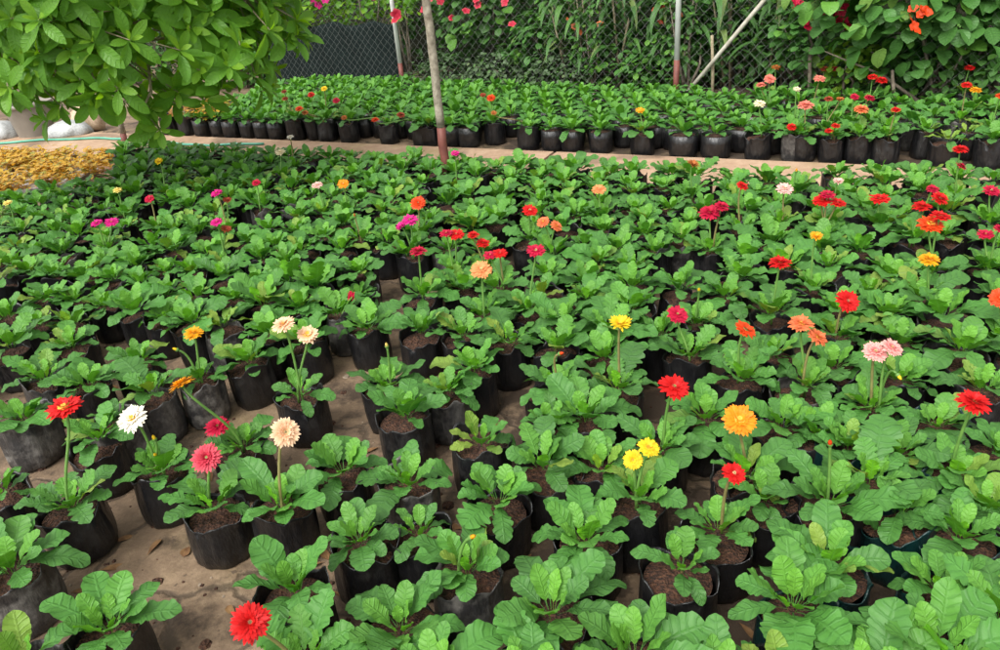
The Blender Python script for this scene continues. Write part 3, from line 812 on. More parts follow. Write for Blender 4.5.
for (pl, fl, lab, fo, bg_) in FLOWERING:
    if pl is None:
        hz = rng.uniform(.31, .38) if fl[0][7] != 'bud' else .27
        P = at(fl[0][0] + rng.uniform(-3, 3), fl[0][1], hz)
    else:
        P = at(pl[0], pl[1], .20)
    P.z = 0
    if pl is None:                                       # kept inside its own bed, off the path
        vv_ = (P - E0).dot(Nn)
        if fl[0][1] < 130 + (fl[0][0] - 170) * .045:
            if vv_ < .09: P += Nn * (.09 + rng.uniform(0, .02) - vv_)
        else:
                vl = v_lim((P - E0).dot(D)) - .05
                if vv_ > vl: P += Nn * (vl - vv_)
    heads = []
    for (x, y, c, cc, wpx, tilt, azm, var) in fl:
        d = ray(x, y)
        # point of the sight line nearest the plumb line over the plant
        dh = Vector((d.x, d.y, 0))
        t_ = (P - Vector((_c.x, _c.y, 0))).dot(dh) / dh.dot(dh)
        if pl is None and 118 < y < 132: t_ *= .982
        H = _c + d * t_
        H.z = min(max(H.z, .20), .62)
        z = proj(H)[2]
        heads.append((tuple(H), max(.011 if var == 'bud' else .026, wpx * .5 * z / FOC * (.91 if var != 'bud' else .62)), c, cc or 'gold', R(tilt), R(azm), var))
    plants.append(dict(P=P, fol=fo, bag=bg_, flowers=heads, label=lab))
for (x, y, fo, bg_) in LEAFY:
    P = at(x, y, .20)
    P.z = 0
    plants.append(dict(P=P, fol=fo, bag=bg_, flowers=(), label=None))
n_hand = len(plants)
# rows of the nearer bed
GAPS = [[(325, 350), (400, 352), (395, 425), (325, 425)], [(655, 236), (702, 236), (702, 272), (655, 272)], [(225, 378), (345, 395), (345, 430), (225, 430)]]
sp = .174
nrow = 0
v = mid_far + .50
while v > -5.2:
    u = -3.2 + (nrow % 2) * sp * .5
    while u < 8.5:
        P = bed(u + rng.uniform(-.022, .022), v + rng.uniform(-.022, .022))
        x, y, z = proj((P.x, P.y, .2))
        lx = -140 if y < 330 else -90
        edge = not inside(x, y, [(-300, 100), (112, 100), (114, 158), (108, 172), (76, 182), (30, 190), (-300, 240)])   # the golden seedlings lie there
        if z > .5 and v < v_lim(u) - .04 and lx < x < 1130 and y < 396 and edge and not any(inside(x, y, g) for g in GAPS):
            if clear(P, .142) and not (y > 330 and x < 430 and not clear(P, .19)):
                plants.append(dict(P=P, fol='n', bag='bag_black', flowers=(), label=None))
        u += sp * rng.uniform(.96, 1.06)
    v -= sp * (1.0 if v > mid_far - 1.4 else 1.1)
    nrow += 1
# rows of the far bed, up to the fence
u_l = (at(222, 139) - E0).dot(D)
v = .09
while v < 2.9:
    u = u_l - .5 - .09 * (nrow % 2)
    while u < 9:
        P = bed(u + rng.uniform(-.015, .015), v + rng.uniform(-.015, .015))
        x, y, z = proj((P.x, P.y, .2))
        if x < 1130 and (P - FA).dot(FN) < -.22 and (x > 190 or v > .25 and x > 120) and clear(P, .135):
            plants.append(dict(P=P, fol='n', bag='bag_black', flowers=(), label=None, far=True))
        u += (.166 if x < 560 else .19 if x < 680 else .215) * rng.uniform(.97, 1.03)
    v += .185
    nrow += 1

# ------------------------------------------------------------------ which plants stand alone
leafy = [p for p in plants if not p['flowers']]
for p in plants:
    p['px'], p['py'], p['z'] = proj((p['P'].x, p['P'].y, .21))
seen = [p for p in leafy if -25 < p['px'] < 1025 and -10 < p['py'] < 700]
seen.sort(key=lambda p: p['z'])
LIMIT = 300
alone = seen[:LIMIT]
ids = {id(p) for p in alone}
rest = [p for p in leafy if id(p) not in ids]
G_LEAF = 'leafy gerberas not yet in flower'
G_FLOWER = 'gerberas in flower'
FSET = {'n': FOL, 't': FOL_TALL, 's': FOL_SMALL, 'b': FOL_BIG}
cnt = 0
for p in plants:
    if id(p) not in ids and not p['flowers']:
        continue
    cnt += 1
    rg = np.random.default_rng(1000 + cnt)
    fs = FSET[p['fol']]
    fol = fs[int(rg.integers(len(fs)))]
    s = rg.uniform(.9, 1.08)
    if p['py'] < 340: s *= rg.uniform(.90, 1.16)
    if not p['flowers'] and p['fol'] == 'n':
        q_ = rg.uniform()
        if q_ < .04: fol = FOL_YELLOW[int(rg.integers(2))]
        elif q_ < .11: fol = FOL_SMALL[int(rg.integers(3))]
        elif q_ < .17: fol = FOL_TALL[int(rg.integers(2))]; s *= .88
    bag = p['bag']
    if bag == 'bag_black' and rg.uniform() < .10: bag = 'bag_grey'
    bs = .96 if p['z'] > 2.4 else 1.0
    name = 'flowering_gerbera' if p['flowers'] else 'leafy_gerbera'
    p['obj'] = make_plant(name, p['label'] or 'young gerbera without flowers in a black bag', 'flowering plant' if p['flowers'] else 'potted plant',
                          G_FLOWER if p['flowers'] else G_LEAF, p['P'], rg.uniform(0, 6.28), s, fol, bag, p['flowers'], cnt, bs)

# the rest, too many to count: one mass of small potted plants
rng = np.random.default_rng(55)
LOW = []
for i in range(8):
    f = foliage(rng, n=[18, 16, 20, 17][i % 4], size=rng.uniform(1.06, 1.2), upright=[.2, .7, 0, .5][i % 4], lobes=[.05, .12, .08, .16][i % 4], hi=False)
    b = bag_mb(rng, 14, True)
    s = MB().add([(.076 * math.cos(k * PI / 6), .076 * math.sin(k * PI / 6), .138) for k in range(12)], [tuple(range(12))])
    LOW.append((f, b, s))
mass = MB()
for p in rest:
    f, b, s = LOW[int(rng.integers(8))]
    a_ = rng.uniform(0, 6.28)
    k = rng.uniform(.86, 1.12)
    for mbx, mi, kk, ang in ((f, 0, k, a_), (b, 1, 1.0 if p['px'] < 640 or not p.get('far') else 1.22, a_ * 2), (s, 2, 1.0, 0)):
        V = np.concatenate(mbx.v)
        c, s_ = math.cos(ang), math.sin(ang)
        zk = 1.0 if mi else kk
        W_ = np.stack([(V[:, 0] * c - V[:, 1] * s_) * kk + p['P'].x, (V[:, 0] * s_ + V[:, 1] * c) * kk + p['P'].y, V[:, 2] * zk + (.142 * (1 - kk) if mi == 0 else 0)], 1)
        C = np.concatenate(mbx.col).copy()
        if mi == 0: C[:, 1] = np.clip(C[:, 1] * .7 + rng.uniform(0, .3), 0, 1)
        mass.add(W_, mbx.f, np.concatenate(mbx.uv), C, mi)
tag(link('potted_gerbera_mass', mass.mesh('potted_gerbera_mass', [M['gerbera_leaf'], M['bag_black'], M['soil']])),
    'dense far rows of young green gerberas in black bags', 'potted plants', kind='stuff')

rng = np.random.default_rng(91)
lit = MB()
nL = 0
while nL < 900:
    x, y = rng.uniform(-60, 1060), rng.uniform(300, 720)
    P = at(x, y, .006)
    r_ = rng.uniform(.002, .007) if nL % 12 else rng.uniform(.010, .022)
    nv_ = 6
    a0 = rng.uniform(0, 6.28)
    top = [(P.x + r_ * rng.uniform(.5, 1.1) * math.cos(a0 + k * PI / 3), P.y + r_ * rng.uniform(.5, 1.1) * math.sin(a0 + k * PI / 3), .001 + r_ * rng.uniform(.2, .5)) for k in range(nv_)]
    bot = [(P.x + r_ * 1.1 * math.cos(a0 + k * PI / 3), P.y + r_ * 1.1 * math.sin(a0 + k * PI / 3), .0) for k in range(nv_)]
    lit.add(bot + top, [tuple(range(6, 12))] + [(k, (k + 1) % 6, (k + 1) % 6 + 6, k + 6) for k in range(6)], mi=int(rng.integers(3)))
    nL += 1
nD = 70
Pd = np.array([list(at(rng.uniform(-20, 900), rng.uniform(380, 680), .004)) for _ in range(nD)])
leaves(lit, rng, Pd, rng.uniform(0, 6.28, nD), rng.uniform(.0, .25, nD), rng.uniform(.1, .6, nD), rng.uniform(.03, .07, nD), rng.uniform(.012, .026, nD), pet=.1, fold=.3, nt_=7, nu=4, roll=rng.uniform(-.4, .4, nD), mi=3)
M['dead_leaf'] = simple('dead_leaf', (.10, .045, .018), (.24, .13, .05), 40, .8)
M['grit'] = simple('grit', (.16, .12, .085), (.34, .27, .20), 30, .9)
tag(link('floor_litter', lit.mesh('floor_litter', [M['soil'], M['grit'], M['soil'], M['dead_leaf']], False)), 'spilled soil, grit and dead leaves strewn between the bags', 'litter', kind='stuff')

# ------------------------------------------------------------------ labels for the flowerless plants
SHORT = {0: 'red gerbera left of the white', 1: 'white gerbera', 2: 'crimson and amber pair', 3: 'small amber yellow gerbera', 4: 'shaggy pink red gerbera',
 5: 'pale peach gerbera', 6: 'two tall peach gerberas', 7: 'red gerbera by bare concrete', 8: 'unopened orange bud', 9: 'two small yellow gerberas', 10: 'red gerbera behind the yellows',
 11: 'large orange gerbera', 12: 'red gerbera before the orange', 13: 'half-open red bud', 14: 'tall flat red gerbera', 15: 'salmon pink pair', 16: 'domed yellow gerbera',
 17: 'crimson gerbera by yellow dome', 18: 'tilted orange red gerbera', 19: 'coral orange pair', 20: 'red gerbera behind coral pair', 21: 'edge-on red gerbera', 22: 'yellow orange gerbera',
 24: 'long-stalked crimson gerbera', 25: 'pale apricot gerbera', 26: 'sideways dark red gerbera', 27: 'lone flat crimson gerbera', 29: 'red cluster', 31: 'magenta pair by red cluster',
 34: 'small coral pair', 35: 'lone rear apricot gerbera', 36: 'large crimson pair', 39: 'clump of three reds', 40: 'lone flat red gerbera', 43: 'vermilion and red pair', 51: 'round yellow bud',
 52: 'orange red bud', 53: 'pale greenish bud', 54: 'touching magenta pair', 55: 'deep pink gerbera', 57: 'nearer faded magenta pair', 38: 'rust gerbera by the path', 44: 'two-headed red plant by path', 46: 'crimson right edge pair', 47: 'left pale pink gerbera', 56: 'farther faded magenta pair',
 58: 'small yellow by slim post', 59: 'small pale yellow gerbera', 60: 'left edge pale yellow gerbera', 62: 'bright orange beside blush gerbera', 63: 'tiny crimson gerbera', 64: 'cream gerbera by the path',
 65: 'small magenta by wooden post', 66: 'small white gerbera', 67: 'brown orange bud', 33: 'red gerbera above coral pair', 32: 'orange red above magenta pair', 37: 'small red behind crimson pair', 70: 'lone amber far gerbera',
 77: 'vermilion far front gerbera', 85: 'wide coral red gerbera', 90: 'front row far red', 91: 'two small far reds', 89: 'red right of wide coral'}
SECT = ['right of', 'behind and right of', 'behind', 'behind and left of', 'left of', 'in front and left of', 'in front of', 'in front and right of']
RANK = ['nearest', 'second nearest', 'third nearest', 'fourth nearest', 'fifth nearest']
inview = [p for p in seen if 0 < p['px'] < 1000 and p['py'] < 655]
table = {}
for k in SHORT:
    f = plants[k]
    for p in inview:
        if bool(p.get('far')) != (k >= 68): continue
        dx, dy = p['px'] - f['px'], (f['py'] - p['py']) * 1.6
        table.setdefault((k, int(round(math.degrees(math.atan2(dy, dx)) / 45)) % 8), []).append((math.hypot(dx, dy), id(p)))
choice = {}
for (k, sct), lst in table.items():
    lst.sort()
    for r_, (dist, pid) in enumerate(lst[:5]):
        f = plants[k]
        choice.setdefault(pid, []).append((r_ * 40 + dist, k, sct, r_))
fallback = 0
for p in alone:
    ch = sorted(choice.get(id(p), []))
    if ch and ch[0][0] < 400:
        _, k, sct, r_ = ch[0]
        p['obj']['label'] = '%s flowerless plant %s the %s' % (RANK[r_], SECT[sct], SHORT[k])
    else:
        fallback += 1
        side = 'left' if p['px'] < 333 else 'middle' if p['px'] < 667 else 'right'
        p['obj']['label'] = 'flowerless gerbera in the leafy %s of the nearer bed, well away from any flower' % side if not p.get('far') else 'flowerless gerbera in the front row of the far bed, bag facing the path'
print('fallback labels', fallback)

# ------------------------------------------------------------------ posts
def wooden_post(label, foot, top_px, depth_scale, height, r0, paint_h):
    """a rough stake whose upper end lines up with the lean seen in the photo"""
    rg = np.random.default_rng(int(foot.x * 100) % 97 + 5)
    d = ray(*top_px)
    dh = Vector((d.x, d.y, 0))
    t_ = (foot - Vector((_c.x, _c.y, 0))).dot(dh) / dh.dot(dh)
    T = _c + d * t_
    ax = (T - foot)
    ax = ax / ax.z
    t = thing('wooden_post', label, 'post', tuple(foot), 0)
    def seg(z0, z1, k, grow):
        m = MB()
        n = max(3, int((z1 - z0) / .07))
        pts = [ax * (z0 + (z1 - z0) * i / n) + Vector((rg.uniform(-.004, .004), rg.uniform(-.004, .004), 0)) for i in range(n + 1)]
        return tube(m, pts, [r0 * k * (1 - .10 * (z0 + (z1 - z0) * i / n)) + grow for i in range(n + 1)], 12, jit=.05, rng=rg)
    link('pole', seg(paint_h, height, 1, 0).mesh('pole', M['bark']), t)
    link('painted_foot', seg(0, paint_h, 1, .001).mesh('painted_foot', M['redpaint']), t)
    return t
pf = at(449, 196)
wooden_post('tall bare wooden post with red painted foot, standing between bed and path', pf, (426, 0), 1, 2.6, .0265, .42)
pf2 = at(128, 158)
wooden_post('slim post with red painted foot behind the leafy tree branches', pf2, (117, 105), 1, 2.4, .024, .20)

# ------------------------------------------------------------------ the fence
H_F = 1.85
ft = thing('chain_link_fence', 'galvanised chain link fence with white red-footed posts behind the far bed', 'fence', tuple(fen(0, 0)))
def loc(p): return Vector(p) - fen(0, 0)
def fpost(u, px_top, foot_h):
    base = fen(u, 0)
    m = MB(); tube(m, [loc(base) + Vector((0, 0, foot_h)), loc(base) + Vector((0, 0, 1.2)), loc(base) + Vector((0, 0, H_F))], .023, 12)
    po = link('post', m.mesh('post', M['whitepost']), ft)
    m = MB(); tube(m, [loc(base), loc(base) + Vector((0, 0, foot_h))], .0245, 12)
    link('painted_foot', m.mesh('painted_foot', M['redpaint']), po)
for u, fh in ((-FL, .3), (0, .30), (FL, .36), (2 * FL, .3)):
    fpost(u, None, fh)
b0, b1 = fcol(690, -.10), fcol(765, -.06)
b0z, b1z = loc(b0), loc(b1)
d = ray(690, 80)
b0z.z = .10
dd = ray(764, 0); tt = (b1 - _c).dot(FN) / dd.dot(FN); b1z = loc(_c + dd * tt)
bdir = (b1z - b0z)
m = MB(); tube(m, [b0z - bdir * .08, b0z + bdir * .5, b0z + bdir * 1.9], .016, 10)
link('brace', m.mesh('brace', M['bamboo']), ft)
m = MB()
cell, th = .042, .0012
U0, U1 = -FL - 1.2, 2 * FL + 1.5
nw = int((U1 - U0) / cell)
for i in range(nw):
    pts = []
    nz = int(H_F / cell)
    for k in range(nz + 1):
        uu = U0 + (i + ((k + i) % 2)) * cell + .007 * math.sin(i * .31 + k * .2) + .004 * math.sin(i * 1.3 - k * .9)
        pts.append(loc(fen(uu, .035 + (.003 if k % 2 else -.003), .04 + k * cell)))
    tube(m, pts, th, 3, cap=False)
link('wire_mesh', m.mesh('wire_mesh', M['wire'], False), ft)
m = MB()
for z in (.05, H_F - .02):
    tube(m, [loc(fen(U0, .03, z)), loc(fen(U1, .03, z))], .004, 6)
link('tension_wire', m.mesh('tension_wire', M['wire']), ft)

# black shade net tied to the fence
nl = fcol(280); nr = fcol(397)
ul, ur = (nl - FA).dot(FD) - .4, (nr - FA).dot(FD) - .03
m = MB()
rg = np.random.default_rng(9)
cols, rows = 40, 12
top = .68
pv = []
for j in range(rows):
    for i in range(cols):
        u = ul + (ur - ul) * i / (cols - 1)
        z = .05 + (top - .05 + .02 * math.sin(i * .6)) * j / (rows - 1)
        pv.append(fen(u, .075 + .02 * math.sin(i * .7 + j * .4) + .008 * math.sin(i * 2.1), z))
q = quads(rows, cols, 1)
m.add(pv, q.tolist())
no = link('shade_net', m.mesh('shade_net', M['net']))
sm = no.modifiers.new('thickness', 'SOLIDIFY'); sm.thickness = .004
tag(no, 'black shade net tied low along the wire fence', 'net')

# ------------------------------------------------------------------ shrubs and vines beyond the fence
def rot_from(axis):
    """rotation matrices taking +Z to each axis"""
    ax = axis / np.linalg.norm(axis, axis=1, keepdims=True)
    h = np.where(np.abs(ax[:, 2:3]) < .95, np.array([[0, 0, 1.]]), np.array([[1., 0, 0]]))
    x = np.cross(h, ax); x /= np.linalg.norm(x, axis=1, keepdims=True)
    y = np.cross(ax, x)
    return np.stack([x, y, ax], 2)
def cloud_points(rng, n, c, r, shell=.35, zmin=.02):
    d = rng.normal(size=(n * 2, 3))
    d /= np.linalg.norm(d, axis=1, keepdims=True)
    rad = rng.uniform(shell, 1, n * 2) ** .6
    lump = 1 + .18 * np.sin(d[:, 0] * 7 + c[0] * 3) * np.sin(d[:, 1] * 6 + c[1]) + .12 * np.sin(d[:, 2] * 11 + d[:, 0] * 5)
    p = np.asarray(c) + d * np.asarray(r) * (rad * lump)[:, None]
    k = p[:, 2] > zmin
    return p[k][:n], d[k][:n]
BLOOM = {}
def bloom_mb(rng, c, pts, size, mi=0, n=5):
    """open five-petalled blossoms"""
    mb = MB()
    for p in pts:
        az = np.arange(n) * 2 * PI / n + rng.uniform(0, 6)
        ax = np.array([[rng.uniform(-.6, .6), rng.uniform(-1, -.2), rng.uniform(.1, .9)]])
        col = np.stack([np.full(n, .5), rng.uniform(0, 1, n), np.zeros(n), np.ones(n)], 1)
        leaves(mb, rng, np.repeat([p], n, 0), az, np.full(n, R(25)), np.full(n, R(30)), size * rng.uniform(.85, 1.1, n), size * .8, a=.6, b=.3, pet=0, fold=.1, nt_=5, nu=4, col=col, rot=np.repeat(rot_from(ax), n, 0))
    return mb
def shrub(name, label, cat, foot, r, zc, n, L, WL, mat, seed, group=None, a=.7, b=.6, dr=40, blooms=None, stems=5, nt_=5, nu=4, young=.12, pet=.06, fold=.15, e=10, yel=.02, zmin=.03):
    rg = np.random.default_rng(seed)
    t = thing(name, label, cat, tuple(foot), 0, group)
    P, d = cloud_points(rg, n, (0, 0, zc), r, zmin=zmin)
    n = len(P)
    az = np.arctan2(d[:, 1], d[:, 0]) + rg.uniform(-.9, .9, n)
    Ls = L * rg.uniform(.65, 1.2, n)
    col = np.stack([np.where(rg.uniform(0, 1, n) < young, rg.uniform(0, .3, n), .8), rg.uniform(0, 1, n), np.where(rg.uniform(0, 1, n) < yel, .7, 0), np.ones(n)], 1)
    m = MB()
    leaves(m, rg, P, az, R(e) + rg.uniform(-.6, .6, n), R(dr) + rg.uniform(-.3, .4, n), Ls, Ls * WL * rg.uniform(.85, 1.15, n), a=a, b=b, pet=pet, fold=fold, wave=.02,
           roll=rg.uniform(-.5, .5, n), nt_=nt_, nu=nu, col=col)
    link('foliage', m.mesh('foliage', mat), t)
    m = MB()
    for i in range(stems):
        q = P[int(rg.integers(n))]
        b_ = Vector((rg.uniform(-.12, .12) * r[0], rg.uniform(-.1, .1), 0))
        tip = Vector(q)
        mid = b_.lerp(tip, .5) + Vector((rg.uniform(-.05, .05), rg.uniform(-.05, .05), .06))
        tube(m, [b_, mid, tip], [.016, .010, .004], 6)
    link('stem', m.mesh('stem', M['trunk']), t)
    if blooms:
        bc, size, pts = blooms
        link('blossoms', bloom_mb(rg, bc, pts, size).mesh('blossoms', PET[bc]), t)
    return t
def fpt(px, py, v, foot):
    """where photo point (px, py) meets the upright plane v metres behind the fence, seen from a shrub's foot"""
    d = ray(px, py)
    q = FN.dot(fen(0, v) - _c) / FN.dot(d)
    return tuple(_c + d * q - Vector(foot))

# flowering hibiscus hanging over the net
f0 = fcol(335, .55)
shrub('hibiscus_shrub', 'bright green shrub with pink and red blooms spilling over the black net', 'shrub', f0, (.95, .42, .50), 1.05, 1500, .085, .62, M['tree_leaf'], 31,
      blooms=('magenta', .05, [fpt(318, 5, .10, f0), fpt(312, 2, .1, f0), fpt(325, 0, .1, f0), fpt(372, -3, .1, f0)]), stems=8, young=.35, zmin=.5)
f1 = fcol(455, .75)
shrub('hibiscus_shrub', 'dark green hibiscus with round red flowers beside the white fence post', 'shrub', f1, (.60, .42, .62), .72, 800, .13, .80, M['dark_leaf'], 32,
      blooms=('pinkred', .046, [fpt(x, y, .27, f1) for (x, y) in ((466, 11), (478, 5), (477, 0), (440, 1), (432, -3), (512, 24), (452, 18), (493, -6), (505, 2), (424, 9))]), stems=7, young=.12)
f1b = fcol(392, .28)
shrub('hibiscus_shrub', 'thin hibiscus sprig with one red bloom at the white post top', 'shrub', f1b, (.12, .10, .18), .80, 60, .08, .6, M['tree_leaf'], 33,
      blooms=('pinkred', .065, [fpt(396, 14, -.09, f1b), fpt(396, 20, -.09, f1b)]), stems=4, zmin=.3)
# low greyish ground plants
for i, (px, lab) in enumerate(((425, 'greyish small-leaved shrub low against the wire, left of three'), (478, 'greyish small-leaved shrub low against the wire, middle of three'), (545, 'greyish small-leaved shrub low against the wire, right of three'))):
    shrub('low_shrub', lab, 'shrub', fcol(px, .42), (.42, .26, .20), .17, 900, .055, .7, M['grey_leaf'], 40 + i, group='greyish low shrubs along the fence', young=.2, stems=4)
for i, (px, h, lab) in enumerate(((520, .42, 'leafy mid-green bush behind the grey low shrubs'), (592, .34, 'leafy mid-green bush beneath the long drooping leaves'), (640, .28, 'small leafy bush with brown twigs left of the red-footed fence post'))):
    shrub('leafy_bush', lab, 'shrub', fcol(px, .62), (.42, .32, h), h * .85, 650, .085, .65, M['vine_leaf'], 50 + i, group='green bushes behind the wire', young=.2, stems=6)
for i, (px, vv, c, pts_, lab) in enumerate(((575, .40, 'coral', ((574, 26), (580, 32), (568, 20), (600, 24)), 'slender shrub with small coral blooms among the long leaves'), (668, .38, 'dullred', ((655, 10), (662, 6), (660, 22), (680, 14)), 'slender shrub with rust red young leaves by the red-footed post'))):
    fs_ = fcol(px, vv)
    shrub('slender_shrub', lab, 'shrub', fs_, (.22, .14, .45), .55, 220, .075, .6, M['vine_leaf'], 150 + i, young=.3, stems=7, blooms=(c, .034, [fpt(x, y, vv - .12, fs_) for (x, y) in pts_]))
# long-leaved clumps
def strap_clump(label, foot, n, L, W, seed, h0, young=.15):
    rg = np.random.default_rng(seed)
    t = thing('strap_leaf_clump', label, 'plant', tuple(foot), 0, 'tall long-leaved clumps behind the fence')
    m, ms = MB(), MB()
    for k in range(n):
        b_ = Vector((rg.uniform(-.3, .3), rg.uniform(-.18, .18), 0))
        lean = Vector((rg.uniform(-.25, .25), rg.uniform(-.3, .1), 1))
        hh = h0 * rg.uniform(.7, 1.2)
        tip = b_ + lean * hh
        tube(ms, [b_, b_ + lean * hh * .5 + Vector((0, 0, .03)), tip], [.014, .011, .005], 6)
        nn_ = 12
        fr = np.linspace(.35, 1, nn_)
        o = np.array([list(b_ + lean * hh * x) for x in fr])
        az = np.arange(nn_) * 2.7 + rg.uniform(0, 6)
        col = np.stack([np.where(rg.uniform(0, 1, nn_) < young, .15, .8), rg.uniform(0, 1, nn_), np.where(rg.uniform(0, 1, nn_) < .08, .7, 0), np.ones(nn_)], 1)
        Ls = L * rg.uniform(.7, 1.2, nn_)
        leaves(m, rg, o, az, R(48) + rg.uniform(-.3, .3, nn_), R(105) + rg.uniform(-.4, .5, nn_), Ls, W * rg.uniform(.8, 1.2, nn_), a=.5, b=.8, pet=.03, fold=.3, nt_=9, nu=3, col=col)
    link('foliage', m.mesh('foliage', M['strap_leaf']), t)
    link('stem', ms.mesh('stem', M['twig']), t)
for i, (px, vv, lab) in enumerate(((560, .75, 'clump of long drooping leaves, left one of the row behind the wire'), (612, .70, 'clump of long drooping leaves above the brown twigs'),
                                   (655, .85, 'clump of long arching leaves next to the red-footed post'), (722, .80, 'clump of long leaves behind the diagonal brace'))):
    strap_clump(lab, fcol(px, vv), 10, .48, .052, 60 + i, 1.0)
for i, (px, h, lab) in enumerate(((705, .45, 'dark bush behind the wire by the diagonal brace'), (765, .50, 'dark bush behind the wire left of the maroon-leaved shrub'))):
    shrub('leafy_bush', lab, 'shrub', fcol(px, .9), (.45, .35, h), h * .9, 800, .09, .6, M['dark_leaf'], 70 + i, group='dark bushes behind the wire', young=.08, stems=6)
fm = fcol(815, .30)
mt = shrub('maroon_shrub', 'shrub with hanging dark maroon red blooms and blue-green leaves', 'shrub', fm, (.40, .28, .50), .62, 700, .10, .66, M['vine_leaf'], 75, young=.06, stems=7)
rg = np.random.default_rng(76)
pts = [fpt(rg.normal(cx, sx), rg.normal(cy, sy), -.16, fm) for (cx, sx, cy, sy, k) in ((838, 4, 8, 8, 16), (828, 5, 14, 6, 8), (842, 4, 25, 4, 9), (798, 3, 7, 4, 6), (812, 7, 22, 5, 4)) for _ in range(k)]
link('blossoms', bloom_mb(rg, 'crimson', pts, .035).mesh('blossoms', PET['crimson']), mt)
fv = fcol(935, .12)
vt = shrub('heart_leaf_vine', 'vine of large heart-shaped leaves with a cluster of red flowers climbing the fence', 'vine', fv, (1.02, .30, .62), .86, 1100, .125, .90, M['vine_leaf'], 80, a=.45, b=.62, dr=55, e=-5, young=.12, stems=9, nt_=7, nu=5, zmin=.30)
rg = np.random.default_rng(81)
pts = [fpt(x + rg.uniform(-2, 2), y + rg.uniform(-2, 2), -.33, fv) for (x, y) in ((913, 9), (909, 18), (924, 11), (928, 14), (921, 16), (912, 25), (917, 28), (927, 9), (921, 10))]
link('blossoms', bloom_mb(rg, 'coral', pts, .035).mesh('blossoms', PET['vermilion']), vt)
shrub('pale_leaf_shrub', 'pale variegated small-leaved shrub between the maroon blooms and the vine', 'shrub', fcol(848, .05), (.18, .15, .22), .34, 240, .07, .7, M['tree_leaf'], 83, young=.5, stems=4, yel=.4)
for i, (px, h, lab) in enumerate(((890, .26, 'low dark bush under the vine by the leaning brown stick'), (945, .28, 'low dark bush under the vine, middle one'), (1005, .30, 'low dark bush under the vine at the right edge'))):
    shrub('leafy_bush', lab, 'shrub', fcol(px, .30), (.34, .26, h), h * .8, 520, .085, .62, M['dark_leaf'], 170 + i, group='low bushes under the vine', young=.1, stems=5)
for i, (px, vv, lab) in enumerate(((40, -.1, 'green bush behind the taupe tub and white sacks'), (150, .1, 'green bush seen through the tree beyond the coleus pots'), (245, .0, 'green bush at the left end of the black net'))):
    shrub('leafy_bush', lab, 'shrub', fcol(px, vv), (.55, .35, .50), .42, 900, .09, .62, M['dark_leaf'], 180 + i, group='bushes behind the near tree', young=.15, stems=6)
# brown stakes and twigs
def stick(label, p0, p1, r, mat):
    m = MB(); v0 = Vector(p0); v1 = Vector(p1)
    tube(m, [Vector((0, 0, 0)), (v1 - v0) * .5 + Vector((.006, 0, 0)), v1 - v0], [r, r * .95, r * .85], 8)
    o = link('wooden_stake', m.mesh('wooden_stake', mat), None, tuple(v0))
    tag(o, label, 'stake', 'thin stakes by the fence')
def stake(px, py0, px1, py1, v, r, label, mat):
    a_ = fcol(px, v)
    t0 = Vector(fpt(px1, py1, v, (0, 0, 0)))
    stick(label, (a_.x, a_.y, 0), t0, r, mat)
stake(716, 85, 712, 35, -.05, .014, 'thin brown stake crossing under the diagonal brace', M['twig'])
stake(812, 68, 810, 47, .02, .016, 'reddish brown stake below the maroon blooms', M['trunk'])
stake(905, 92, 892, 70, -.20, .013, 'bare brown stick leaning under the vine', M['trunk'])

# the far wood behind: one mass
rg = np.random.default_rng(90)
m = MB()
nW = 15000
uu = rg.uniform(-6.5, 8.5, nW); vv = rg.uniform(.95, 2.8, nW)
zz = rg.uniform(0, 1, nW) ** .9 * (2.2 + .3 * np.sin(uu * 1.7)) + np.maximum(0, vv - 1.4) * 1.2
O = np.stack([FA.x + FD.x * uu + FN.x * vv, FA.y + FD.y * uu + FN.y * vv, zz + .03], 1)
Ls = rg.uniform(.07, .16, nW)
col = np.stack([np.where(rg.uniform(0, 1, nW) < .10, .1, .8), rg.uniform(0, 1, nW) * (.4 + .6 * (np.sin(uu * 2.3) * np.sin(zz * 4) > 0)), np.where(rg.uniform(0, 1, nW) < .02, .5, 0), np.ones(nW)], 1)
leaves(m, rg, O, rg.uniform(0, 6.28, nW), rg.uniform(-.6, .8, nW), rg.uniform(.2, 1.1, nW), Ls, Ls * rg.uniform(.45, .75, nW), a=.7, b=.6, pet=.05, nt_=4, nu=3, col=col)
tag(link('thicket', m.mesh('thicket', M['dark_leaf'])), 'dark leafy thicket filling the slope behind the fence', 'undergrowth', kind='stuff')

# ------------------------------------------------------------------ the near tree at the left
TD = 4.2
TS = TD / 3.0
tc_ = along(92, -14, TD)
foot = along(-70, 300, TD); foot = Vector((foot.x - .45, tc_.y + .1, 0))
tr = thing('broadleaf_tree', 'low tree with whorls of bright green glossy leaves overhanging the bed', 'tree', tuple(foot))
rg = np.random.default_rng(14)
cl = np.array(tc_ - foot)
nw_ = 640
m, mb_ = MB(), MB()
d = rg.normal(size=(nw_ * 3, 3)); d /= np.linalg.norm(d, axis=1, keepdims=True)
tips = []
for k in range(len(d)):
    rad = rg.uniform(.45, 1.0) ** .5
    lump = 1 + .10 * math.sin(d[k, 0] * 6 + 1) + .08 * math.sin(d[k, 2] * 8)
    p = cl + d[k] * np.array([.86, .62, .60]) * TS * rad * lump
    # the underside thins out: keep fewer whorls low down
    low = (p[2] - cl[2]) / (.60 * TS)
    if low < -.45 and rg.uniform() < .8: continue
    if proj(Vector(p) + foot)[1] > 100: continue
    tips.append((p, d[k]))
    if len(tips) == nw_: break
